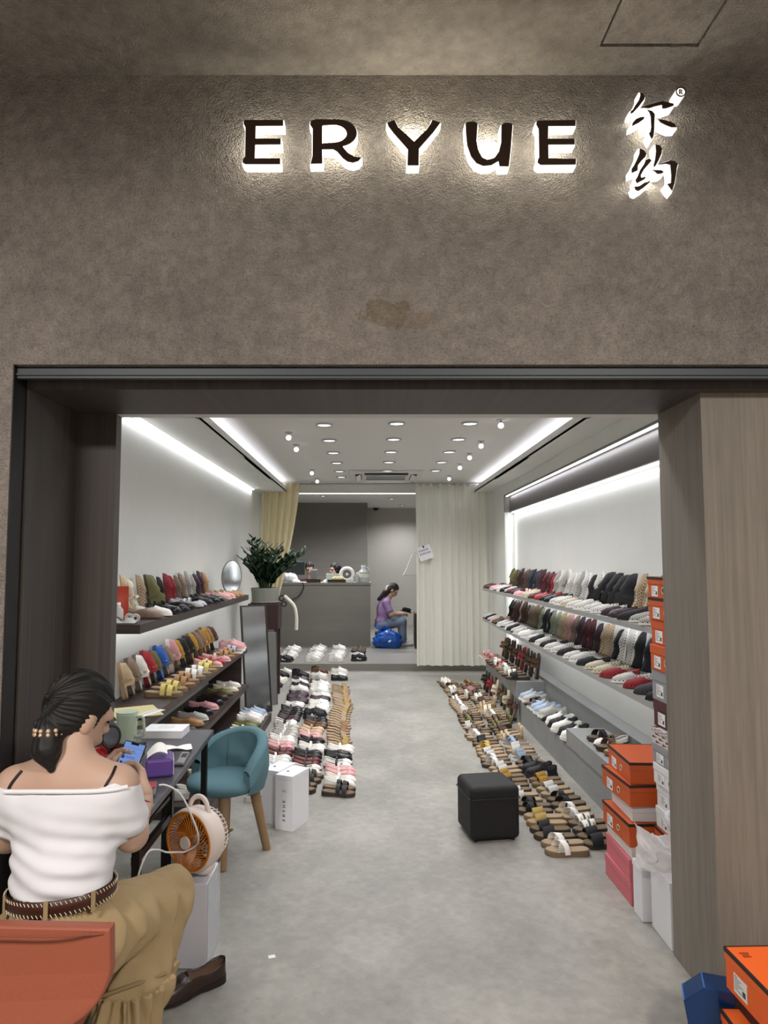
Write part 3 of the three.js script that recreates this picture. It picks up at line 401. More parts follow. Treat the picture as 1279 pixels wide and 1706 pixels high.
function shoeMats(kind, co) {
  const [, main, sole, lining, acc, acc2] = CO[co], gloss = 'lfp'.includes(kind) ? (co === 'b' || co === 's' ? .22 : .38) : .65;
  const soles = { s: mat(co === 'b' || co === 'e' || co === 'h' ? 0x2a282a : 0xe6e3dc, .7), d: mat(sole, .7) };
  const light = 'wcgkixdt'.includes(co);
  return { main: mat(main, gloss), main2: mat(acc, gloss), weave: mat(main, .7, { map: T.weave, bumpMap: T.weaveB, bumpScale: .002 }), sole: kind === 's' ? soles.s : mat(sole, .65), lining: mat(lining, .8), accent: mat(acc, .6), accent2: mat(acc2, .55), cork: co === 'b' || co === 'z' ? mat(0x3a3029, .8) : co === 'w' ? fbCork : mat(sole, .8), footbed: light ? fbTan : co === 'b' ? mat(0x6d5c47, .8) : fbCork, metal: metalB };
}
const protos = {};
function shoe(kind, co, label, group) {
  const key = kind + co, def = SH[KIND[kind][0]];
  if (!protos[key]) { const mm = shoeMats(kind, co), o = new THREE.Group(); for (const [nm, g, mk] of def.parts) if (g) { const up = nm === 'buckle' ? 'strap' : nm === 'laces' || nm === 'side_patch' || nm === 'saddle_strap' ? 'upper' : null; part(up ? o.children.find((c) => c.name === up) || o : o, nm, g, mm[mk] || mm.main); } protos[key] = o; }
  const o = protos[key].clone(); o.name = numbered(NAMES[KIND[kind][0]]); o.userData = { label, category: KIND[kind][2], group }; scene.add(o); return o;
}
const words = (kind, co) => CO[co][0] + ' ' + KIND[kind][1];
const MX = new THREE.Matrix4(), ZV = new THREE.Vector3();
function place(o, x, y, z, heading, k = 1) { o.position.set(x, y, z); o.rotation.set(0, heading, 0); o.scale.setScalar(k); }
// toe up, sole against a wall; side +1: wall at +x, -1: wall at -x
function stand(o, kind, wallX, side, y, z, lean = .22, yaw = 0, k = 1) {
  const L = SH[KIND[kind][0]].L * k, zz = new THREE.Vector3(side * Math.sin(lean), Math.cos(lean), 0), yy = new THREE.Vector3(-side * Math.cos(lean), Math.sin(lean), 0), q = new THREE.Quaternion().setFromAxisAngle(new THREE.Vector3(0, 1, 0), yaw);
  zz.applyQuaternion(q); yy.applyQuaternion(q); const xx = new THREE.Vector3().crossVectors(yy, zz); o.quaternion.setFromRotationMatrix(MX.makeBasis(xx, yy, zz)); o.scale.setScalar(k);
  const toe = wallX - side * (.006 + Math.abs(Math.sin(yaw)) * .045); o.position.set(toe - zz.x * L / 2, y + .001 + zz.y * L / 2, z - zz.z * 0);
}
// sequence strings: pairs of letters kind+colour, spaces ignored
const seq = (s) => s.trim().split(/\s+/);
function shelfRow(list, how, { x, y, z0, z1, side, word, from, lean = .22, yaw = .0, jx = .012, group, heading }) {
  const n = list.length; list.forEach((kc, i) => {
    const [kind, co] = kc; if (kind === '-') return; const z = lerp(z0, z1, n > 1 ? i / (n - 1) : 0) + rnd(-.006, .006), ord = orders[n - 1 - i] || 'farthest';
    if (how === 'up') { const o = shoe(kind, co, `upright ${words(kind, co)}, ${ord} from ${from}, ${word}`, group); stand(o, kind, x, side, y, z, lean + rnd(-.05, .05), yaw + rnd(-.16, .16), rnd(.9, 1.05)); }
    else { const o = shoe(kind, co, `lying ${words(kind, co)}, ${ord} from ${from}, ${word}`, group); place(o, x + rnd(-jx, jx), y + .001, z, (heading ?? -side * Math.PI / 2) + rnd(-.07, .07), rnd(.96, 1.03)); }
  });
}
function floorColumn(all, { x, y = 0, z0, z1, heading, word, from, group, gap = .1, step = .201, tilt = .16 }) { // list far to near, one entry per pair; x may follow z
  const n = Math.min(all.length, Math.floor((z1 - z0) / step) + 1), list = Array.from({ length: n }, (_, i) => all[Math.round(i * (all.length - 1) / Math.max(1, n - 1))]), ph = rnd(6);
  list.forEach((kc, i) => { const [kind, co] = kc; if (kind === '-') return; const z = lerp(z0, z1, i / (n - 1)), tl = tilt * Math.sin(i * .5 + ph), xx = (typeof x === 'function' ? x(z) : x) + rnd(-.02, .02), k = rnd(.9, .945), dx = Math.sin(heading) > 0 ? 1 : -1;
    for (const s of [-1, 1]) { const o = shoe(kind, co, `${s < 0 ? 'farther' : 'nearer'} ${words(kind, co)}, ${orders[n - 1 - i]} pair from ${from}, ${word}`, group); place(o, xx + rnd(-.01, .01), y + .001, z + s * gap / 2, heading + tl + rnd(-.015, .015), k); } });
}
// ---- wall niche shelves (far to near)
const WX = 1.9;
shelfRow(seq('ko ko co ln le le ln kh kv kv kh ku lu lu kr kg kg sg kw kw kg kw kb kw kg bb bb bb bb ki ki kb kw kw kp'), 'up', { x: WX, y: 1.255, z0: -8.95, z1: -3.95, side: 1, word: 'upper niche shelf', from: 'the boxes', group: 'upright shoes on the upper niche shelf', yaw: -.25 });
shelfRow(seq('ko lu lp lk lk mz mw lb mz lu lp fk fk mc mc lu lr lb lb kw mw kc kw mw kw kw kp lp kb kg kg'), 'flat', { x: 1.585, y: 1.255, z0: -8.98, z1: -3.75, side: 1, word: 'upper niche shelf', from: 'the boxes', group: 'flat shoes on the upper niche shelf' });
shelfRow(seq('kb lb ln lp ki kn kn ka ka ka ko kq kb lb kq kq ki ki kk ka kp ku ku kp ki ki kb kw kw kb kv kb lb pb sw'), 'up', { x: WX, y: .865, z0: -8.95, z1: -4.0, side: 1, word: 'lower niche shelf', from: 'the boxes', group: 'upright shoes on the lower niche shelf', yaw: -.25 });
shelfRow(seq('mz mb mz lk mo lp mw mz mw mb mz mw lw mw kw mb mw kb kw kw kb kw mw kb kc kc kr kw kr kh kb'), 'flat', { x: 1.585, y: .865, z0: -8.98, z1: -3.72, side: 1, word: 'lower niche shelf', from: 'the boxes', group: 'flat shoes on the lower niche shelf' });
// ---- grey block and stepped bench under the niche
shelfRow(seq('tr xo xo tb tn tn tn tn tr tn xn tn tn'), 'up', { x: 1.775, y: .385, z0: -8.9, z1: -7.2, side: 1, word: 'far grey block', from: 'its near end', group: 'upright sandals on the far grey block', lean: .14, yaw: -.2 });
shelfRow(seq('tk dk xk tr xz tz tr xw xz dw tz db'), 'flat', { x: 1.525, y: .385, z0: -8.92, z1: -7.22, side: 1, word: 'far grey block', from: 'its near end', group: 'flat sandals on the far grey block' });
shelfRow(seq('sl sg tb xl sl sl sg kb sw sb sw sb sw'), 'flat', { x: 1.60, y: .225, z0: -6.95, z1: -5.42, side: 1, word: 'low grey bench', from: 'the near grey block', group: 'sneakers along the low grey bench' });
shelfRow(seq('xb fz xn xt lt'), 'flat', { x: 1.64, y: .345, z0: -4.95, z1: -4.45, side: 1, word: 'near grey block', from: 'the orange boxes', group: 'sandals on the near grey block' });
// ---- sandals on the floor along the niche side (toes to the aisle)
const hR = -Math.PI / 2;
const edgeR = (z) => interp([[-9.3, 1.02], [-8.5, 1.045], [-6.6, 1.0], [-5.6, 1.01], [-4.1, 1.06]].map(([a, b]) => [a, b]), z);
floorColumn(seq('tw tz xn dw tw hw dn ww xw dt xw dw tn xo hw dc tn xw db xd dw xz xb dw dy db dw xb dn dd db xw'), { x: edgeR, z0: -9.2, z1: -3.95, heading: hR, word: 'aisle side floor column', from: 'the boxes', group: 'sandals in the aisle side column' });
floorColumn(seq('wo dn wi dk xl dw dl xb sz sb dy dw xb sb xw tz db'), { x: (z) => edgeR(z) + .252, z0: -6.75, z1: -4.05, heading: hR, word: 'wall side floor column', from: 'the boxes', group: 'sandals in the wall side column' });
floorColumn(seq('xt tn dk te tw dn wi tc xw tn'), { x: 1.285, z0: -9.0, z1: -6.99, heading: hR, word: 'middle floor column', from: 'the grey bench', group: 'sandals in the middle column', tilt: .05 });
shelfRow(seq('tb te tr tu tc tn xo xc tn hn'), 'up', { x: 1.498, y: 0, z0: -8.75, z1: -7.0, side: 1, word: 'floor by the grey block', from: 'its near end', group: 'upright sandals against the far grey block', lean: .09, yaw: -.15 });
// ---- shoes on the floor on the plant side (toes to the aisle)
const hL2 = Math.PI / 2;
floorColumn(seq('sw lw lb - - hd hd hi hd hk hd hd hi hd hi hi ht ht hi hi hd fw lb fz fk fw tb'.replace(/-/g, '--')), { x: (z) => interp([[-9.9, -.43], [-7.6, -.30], [-4.8, -.215]], z), z0: -9.9, z1: -4.9, heading: hL2, word: 'outer plant side column', from: 'the white boxes', group: 'shoes in the outer plant side column' });
floorColumn(seq('bn fk sw sg fu sw lz sw sw lw lp lw lz sw sb fb fn fi fk fo fb fw fb fu fz tb xn'), { x: (z) => interp([[-9.9, -.685], [-7.6, -.553], [-4.8, -.468]], z), z0: -9.9, z1: -4.95, heading: hL2, word: 'second plant side column', from: 'the white boxes', group: 'shoes in the second plant side column' });
floorColumn(seq('fc bb lp le sw sb sw lp lp lp lz fb fb fp fz fg fg fw fk fu fw fl fq fw sw'), { x: (z) => interp([[-9.9, -.94], [-7.6, -.806], [-4.8, -.721]], z), z0: -9.8, z1: -4.8, heading: hL2, word: 'third plant side column', from: 'the white boxes', group: 'shoes in the third plant side column' });
floorColumn(seq('sw bb fc sw lp'), { x: -1.2, z0: -9.85, z1: -8.95, heading: hL2, word: 'fourth plant side column', from: 'the plant stand', group: 'shoes behind the plant stand' });
floorColumn(seq('sl sw lo fc fn fn fe fn ft fc lt lw'), { x: -1.13, z0: -6.85, z1: -4.6, y: .08, heading: hL2, word: 'plinth column', from: 'the blue chair', group: 'shoes on the low dark plinth' });
// ---- sneakers on the platform in front of the counter
floorColumn(seq('sw sg sw sw sg sw sw'), { x: -1.62, z0: -11.8, z1: -10.5, y: .1, heading: hL2, word: 'far platform column', from: 'its edge', group: 'sneakers on the platform' });
floorColumn(seq('sw sw sg sw sw sz sb'), { x: -1.25, z0: -11.7, z1: -10.5, y: .1, heading: hL2, word: 'second platform column', from: 'its edge', group: 'sneakers on the platform' });
floorColumn(seq('sg sw sw sg sw sw sw'), { x: -.85, z0: -11.8, z1: -10.5, y: .1, heading: hL2, word: 'middle platform column', from: 'its edge', group: 'sneakers on the platform' });
floorColumn(seq('sw sw sg sz sw sw sw'), { x: -.5, z0: -11.8, z1: -10.5, y: .1, heading: hL2, word: 'fourth platform column', from: 'its edge', group: 'sneakers on the platform' });
floorColumn(seq('xn xn xn sb sz sb'), { x: -.17, z0: -11.8, z1: -10.6, y: .1, heading: hL2, word: 'walkway platform column', from: 'its edge', group: 'sneakers on the platform' });
// ---- dark wall shelves on the plant side (far to near)
const LX = -1.63;
shelfRow(seq('-- -- lt lp lp kg kg la ka kr kr ke ko bo ki fc fi fc fc'), 'up', { x: LX, y: 1.255, z0: -6.9, z1: -4.15, side: -1, word: 'upper dark shelf', from: 'the red bag', group: 'upright shoes on the upper dark shelf', yaw: .3, lean: .18 });
shelfRow(seq('-- lt lt lk lk la lb lb lb fs fs lb fb lb lw la'), 'flat', { x: -1.355, y: 1.255, z0: -7.0, z1: -4.2, side: -1, word: 'upper dark shelf', from: 'the red bag', group: 'flat shoes on the upper dark shelf' });
shelfRow(seq('cn ct cy ct ca cy cb cb cy ck ca cj co cr cw ca ci'), 'up', { x: LX, y: .715, z0: -6.9, z1: -4.45, side: -1, word: 'lower dark shelf', from: 'the paper sheets', group: 'upright clogs on the lower dark shelf', yaw: .3, lean: .16 });
shelfRow(seq('sk sk tl tt tt fk fr fk tx tx tw tw tt tt tx tx'), 'flat', { x: -1.35, y: .715, z0: -7.0, z1: -4.6, side: -1, word: 'lower dark shelf', from: 'the paper sheets', group: 'flat sandals on the lower dark shelf' });
shelfRow(seq('lw fc lo le lb lk lb lg lt le lo ln le'), 'flat', { x: -1.38, y: .36, z0: -6.9, z1: -4.5, side: -1, word: 'lowest dark shelf', from: 'the desk', group: 'loafers on the lowest dark shelf' });

// ---------------------------------------------------------------- seats and boxes on the floor
{ // black pouf
  const o = thing('pouf_stool', 'black leatherette cube stool on the concrete floor', 'stool', [.70, 0, -4.2], .16), lm = mat(0x030304, .66, { bumpMap: T.leatherB, bumpScale: .0008 });
  part(o, 'body', rbox(.292, .26, .292, .028, [0, .142, 0], null, 5), lm); part(o, 'cushion', rbox(.296, .09, .296, .032, [0, .266, 0], null, 6), lm);
  part(o, 'seam', [-1, 1].flatMap((s) => [bar([-.142, .243, s * .1495], [.142, .243, s * .1495], .003, 6), bar([s * .1495, .243, -.142], [s * .1495, .243, .142], .003, 6)]), mat(0x1c1c20, .4));
  for (const x of [-1, 1]) for (const z of [-1, 1]) part(o, 'foot', cyl(.014, .012, .012, [x * .11, .006, z * .11]), K.black);
}
{ // teal chair, facing the desk
  const o = thing('upholstered_chair', 'low teal upholstered chair with wrap-around back and wooden legs', 'chair', [-.80, 0, -3.93], -.62), teal = mat(0x587b85, .9, { sheen: .6, bumpMap: T.fabricB, bumpScale: .0006 }), legm = mat(0x8b7152, .6);
  part(o, 'seat', lathe([[0, .345], [.17, .345], [.205, .36], [.212, .385], [.2, .408], [.15, .42], [0, .424]], [0, 0, 0], null, 40), teal);
  const a0 = -1.75, a1 = 1.75; // back centred on -z
  const sec = (u, v) => { const a = lerp(a0, a1, u), top = .385 + .235 * Math.pow(Math.cos(a * .86), .45), r0 = .218 + .012 * Math.sin(v * 3.14), fold = .004 * Math.sin(a * 7 + v * 6) * Math.sin(v * 3.14); return [a, top, r0 + fold]; };
  const outer = grid(44, 10, (u, v) => { const [a, top, r] = sec(u, v), y = lerp(.352, top, v); return [Math.sin(a) * (r + .016 * v), y, -Math.cos(a) * (r + .016 * v)]; });
  const inner = grid(44, 10, (u, v) => { const [a, top, r] = sec(u, v), y = lerp(.40, top, v); return [Math.sin(a) * (r - .045), y, -Math.cos(a) * (r - .045)]; });
  const rim = grid(44, 6, (u, v) => { const [a, top, r] = sec(u, 1), b = v * Math.PI, rr = r + .016 - (.061 / 2) * (1 - Math.cos(b)); return [Math.sin(a) * rr, top + .022 * Math.sin(b), -Math.cos(a) * rr]; });
  const ends = [0, 1].map((k) => grid(6, 8, (u, v) => { const [a, top, r] = sec(k, v), y = lerp(.37, top, v), rr = lerp(r - .045, r + .016 * v, u); return [Math.sin(a) * rr + (k ? -1 : 1) * 0, y, -Math.cos(a) * rr]; }));
  part(o, 'backrest', [outer, inner, rim, ...ends], teal);
  part(o, 'back_seam', tube(Array.from({ length: 9 }, (_, i) => { const a = -.75, v = i / 8, y = lerp(.42, .6, v); return [Math.sin(a) * .176, y, -Math.cos(a) * .176]; }), .003, 12, 6), teal);
  for (const [x, z] of [[-1, 1], [1, 1], [-1, -1], [1, -1]]) { const l = part(o, 'leg', bar([x * .165, 0, z * .165], [x * .11, .346, z * .11], .022, 14, .03), legm); }
  part(o, 'leg_stub', bar([.14, .17, .14], [.19, .2, .12], .009, 8, .007), legm);
}
const logoTex = canvasTex(128, 256, (g) => { g.fillStyle = '#e9eaef'; g.fillRect(0, 0, 128, 256); g.save(); g.translate(64, 150); g.rotate(-Math.PI / 2); g.fillStyle = '#3c3f4a'; g.font = 'bold 26px sans-serif'; g.textAlign = 'center'; g.fillText('E R Y U E', -10, 10); g.restore(); g.fillStyle = '#6a6d78'; for (const [x, y, w, h] of [[54, 60, 14, 3], [58, 54, 3, 14], [70, 56, 8, 3], [72, 64, 10, 3]]) g.fillRect(x, y, w, h); });
{ // two upright white boxes
  const wb = mat(0xe4e5ea, .55);
  [[-.47, -4.33, 'tall white shoe box printed with grey letters, standing before the floor shoes', 1], [-.565, -4.43, 'tall plain white shoe box standing behind the lettered white box', 0]].forEach(([x, z, lb, logo]) => {
    const o = thing('white_shoe_box', lb, 'box', [x, 0, z], -.42, 'upright white boxes');
    part(o, 'body', box(.118, .30, .2, [0, .15, 0]), logo ? [wb, wb, wb, wb, mat(0xffffff, .55, { map: logoTex }), wb] : wb); part(o, 'lid', rbox(.12, .026, .203, .003, [0, .307, 0]), wb); part(o, 'finger_hole', cyl(.008, .008, .002, [-.02, .3205, .02]), K.black);
  });
}
{ // the shoe kicked off in the foreground and a paper scrap
  const o = shoe('l', 'e', 'empty dark brown leather loafer on the floor before the white fan box', 'loose loafer'); o.position.set(-.665, .001, -2.685); o.rotation.y = Math.atan2(-.2, .17); o.scale.set(1.08, 1.15, 1.14);
  const q = at(456, 1587, -2.86); solo('paper_scrap', 'small white paper scrap lying on the open concrete floor', 'paper', rbox(.028, .0015, .022, .0006), K.paper, [-.395, .001, -2.92], .3);
}
// ---------------------------------------------------------------- cardboard boxes by the column
const orange = mat(0xc4551f, .55), dkrim = mat(0x2a1a14, .6), stickTex = canvasTex(128, 96, (g) => { g.fillStyle = '#e6e6e6'; g.fillRect(0, 0, 128, 96); g.fillStyle = '#444'; for (let i = 0; i < 7; i++) g.fillRect(8, 8 + i * 11, 30 + (i * 37) % 60, 4); g.fillRect(84, 50, 30, 30); }), stick = mat(0xffffff, .6, { map: stickTex });
function shoeBox(label, [x, y, z], [w, h, d], turn, col, { lid = col, rim, lidH = .035, sticker = 'x', hole = true, group = 'shoe boxes by the column' } = {}) {
  const o = thing('shoe_box', label, 'shoe box', [x, y, z], turn, group);
  part(o, 'body', box(w - .006, h - .004, d - .006, [0, (h - .004) / 2, 0]), col); const ld = part(o, 'lid', rbox(w, lidH, d, .003, [0, h - lidH / 2 - .001, 0]), lid);
  if (rim) part(ld, 'lid_rim', [bb(-w / 2 - .001, w / 2 + .001, h - .012, h, d / 2 - .004, d / 2 + .0015), bb(-w / 2 - .0015, -w / 2 + .004, h - .012, h, -d / 2, d / 2 + .001), bb(w / 2 - .004, w / 2 + .0015, h - .012, h, -d / 2, d / 2), bb(-w / 2, w / 2, h - .012, h, -d / 2 - .0015, -d / 2 + .004)], dkrim);
  const sy = (h - lidH) * .5; if (sticker) part(o, 'label_sticker', box(.0015, Math.min(.055, h * .5), .07, [-w / 2 + .002, sy, -d * .22]), stick);
  if (hole) { part(o, 'hole_ring', tor(.013, .003, [-w / 2 + .002, sy + .005, d * .1], [0, Math.PI / 2, 0]), mat(0xcdb79a, .5)); part(o, 'finger_hole', cyl(.012, .012, .002, [-w / 2 + .0025, sy + .005, d * .1], [0, 0, Math.PI / 2]), K.black); }
  return o;
}
{
  const gy = mat(0x8d8e91, .6), bu = mat(0x4c2026, .6), wh = mat(0xdcdcdd, .6), pk = mat(0xc96a72, .6);
  const patT = canvasTex(64, 64, (g) => { g.fillStyle = '#c9c2be'; g.fillRect(0, 0, 64, 64); g.fillStyle = '#5a2329'; for (let y = 0; y < 4; y++) for (let x = 0; x < 4; x++) { g.beginPath(); g.moveTo(x * 16 + (y % 2) * 8, y * 16 + 2); g.lineTo(x * 16 + 12 + (y % 2) * 8, y * 16 + 6); g.lineTo(x * 16 + (y % 2) * 8, y * 16 + 12); g.fill(); } }), pat = mat(0xffffff, .6, { map: patT });
  // tall stack, bottom to top: [height, material, lid, words]
  const st = [[.10, orange, 1, 'lowest orange box of the tall stack'], [.095, orange, 1, 'second orange box from the floor in the tall stack'], [.095, orange, 1, 'third orange box from the floor in the tall stack'], [.095, orange, 1, 'fourth orange box from the floor in the tall stack'], [.09, wh, 0, 'white box just above the lower orange boxes of the tall stack'], [.105, wh, 0, 'middle white box of the tall stack, with black writing'], [.09, wh, 0, 'upper white box of the tall stack under the grey box'], [.085, gy, 0, 'grey box below the patterned lid in the tall stack'], [.075, pat, 0, 'flat box with burgundy and white pattern in the tall stack'], [.12, bu, 0, 'burgundy box with two stickers in the tall stack'], [.135, gy, 0, 'large grey box under the upper orange boxes'], [.115, orange, 0, 'lowest of the upper orange boxes in the tall stack'], [.11, orange, 0, 'orange box with white and blue sticker near the top'], [.10, orange, 1, 'second orange box from the top of the tall stack'], [.095, orange, 1, 'topmost orange box of the tall stack']];
  let y = .002; st.forEach(([h, m, rim, lb], i) => { const dz = .285 + rnd(-.012, .012); shoeBox(lb, [1.31 + .16 + rnd(-.008, .01), y, -3.125], [.31, h, dz], rnd(-.03, .03), m, { rim: !!rim, lidH: h * .36, hole: m !== bu && m !== pat, sticker: m !== pat }); y += h + .0015; });
  // the lower stack towards the aisle
  const low = [[.105, pk, pk, 0, 'pink box on the floor at the aisle corner of the stack'], [.10, pk, pk, 0, 'upper pink box under the pale lidded box'], [.055, mat(0xd8cfca, .6), mat(0xd8cfca, .6), 0, 'thin pale box between the pink and orange boxes'], [.105, orange, orange, 1, 'lower orange box with dark rim in the aisle stack'], [.075, wh, wh, 0, 'plain white box between two orange aisle boxes'], [.10, orange, orange, 1, 'middle orange box with dark rim in the aisle stack'], [.10, orange, orange, 1, 'topmost orange box with dark rim in the aisle stack']];
  y = .002; low.forEach(([h, m, l, rim, lb], i) => { shoeBox(lb, [1.348 + [0, .004, .012, -.004, .03, .0, .022][i], y, -3.50], [.27, h, i === 4 ? .30 : .34], [.02, -.02, 0, .03, -.02, .05, -.04][i], m, { lid: l, rim: !!rim, hole: rim, sticker: rim }); y += h + .0015; });
  // white boxes on end in front
  [[1.262, -3.235, .1, .235, .1, 'narrow white box on end below the plastic bag'], [1.272, -3.055, .06, .27, .2, 'white box on end against the timber column']].forEach(([x, z, w, h, d, lb]) => { const o = thing('white_box', lb, 'box', [x, 0, z], 0, 'white boxes on end'); part(o, 'body', rbox(w, h, d, .003, [0, h / 2 + .001, 0]), mat(0xdfe0e4, .55)); part(o, 'lid_edge', bb(-w / 2 - .002, w / 2 + .002, h * .9, h + .002, -d / 2 - .002, d / 2 + .002), mat(0xdfe0e4, .55)); });
  // plastic bag hanging over them
  const bag = solo('plastic_bag', 'crumpled translucent white plastic bag draped over the white boxes', 'bag', grid(26, 22, (u, v) => { const a = fbm(u, v, 5, 5, 3, 640) - .5, b = fbm(u, v, 9, 9, 2, 650) - .5; const x = lerp(1.165, 1.275, u) + .02 * v * (u - .4) + .02 * a, yy = lerp(.455, .255 + .05 * u, v) - .03 * Math.sin(u * 3.1) * (1 - v) + .018 * b; return [x, yy, -3.14 + .045 * Math.sin(v * 2.2) + .05 * a + .14 * u]; }), mat(0xe6e8ea, .5, { transmission: .3, thickness: 0 }));
  const top = solo('plastic_bag', 'white plastic wrap stuffed beside the white boxes of the tall stack', 'bag', mv(new THREE.IcosahedronGeometry(.05, 3), [0, 0, 0], null, [.5, .9, .7]), mat(0xe6e8ea, .5, { transmission: .3, thickness: 0 }), [1.275, .505, -3.0]); { const p = top.geometry.attributes.position; for (let i = 0; i < p.count; i++) { const k = 1 + .35 * (vn(p.getX(i) * 60 + 9, p.getY(i) * 60 + p.getZ(i) * 40 + 9, 97, 97, 5) - .5); p.setXYZ(i, p.getX(i) * k, p.getY(i) * k, p.getZ(i) * k); } top.geometry.computeVertexNormals(); }
  // boxes outside, at the foot of the column
  const big = mat(0xf0661c, .5);
  shoeBox('orange box standing at the bottom of the corridor pile', [1.27, .002, -2.10], [.33, .10, .3], .03, big, { rim: true, sticker: false, hole: false, group: 'boxes in the corridor pile' });
  shoeBox('second orange box from the floor in the corridor pile', [1.265, .1035, -2.11], [.34, .10, .31], -.03, big, { rim: true, hole: false, group: 'boxes in the corridor pile' });
  shoeBox('dark maroon box under the top orange corridor box', [1.30, .205, -2.125], [.3, .065, .27], .0, mat(0x3d1a1e, .6), { sticker: false, hole: false, group: 'boxes in the corridor pile' });
  const tp = shoeBox('bright orange dark-rimmed box on top of the corridor pile', [1.30, .2715, -2.12], [.36, .12, .30], .03, big, { rim: true, hole: false, group: 'boxes in the corridor pile' });
  part(tp, 'printed_mark', [box(.03, .0006, .004, [-.14, .1204, -.11]), box(.022, .0006, .004, [-.14, .1204, -.1]), box(.026, .0006, .004, [-.14, .1204, -.09])], mat(0x8a2f12, .6));
  const rT = canvasTex(128, 192, (g) => { g.fillStyle = '#ecebed'; g.fillRect(0, 0, 128, 192); g.fillStyle = '#55545c'; for (let i = 0; i < 11; i++) g.fillRect(12, 60 + i * 11, 40 + (i * 29) % 60, 4); g.fillRect(16, 18, 22, 34); });
  solo('paper_sheet', 'printed white paper hanging on the front of the corridor boxes', 'paper', grid(8, 10, (u, v) => [lerp(-.05, .05, u), -.16 * v, .012 * Math.sin(v * 2.5 + u)]), mat(0xffffff, .75, { map: rT }), [1.085, .268, -2.03], -1.45);
  const bl = thing('blue_paper_bag', 'glossy dark blue folded bag on the corridor floor beside the orange boxes', 'bag', [1.10, 0, -2.39], -.35), blm = mat(0x0a3161, .25);
  part(bl, 'body', ext(shapeOf([[-.03, .001], [.085, .001], [.085, .24], [.0, .24], [-.06, .19]]), .09, .002, 1), blm); part(bl, 'fold', [bar([-.06, .192, .0], [-.06, .192, .09], .003, 6), bar([0, .242, 0], [0, .242, .09], .003, 6)], mat(0x2b68ad, .3));
}
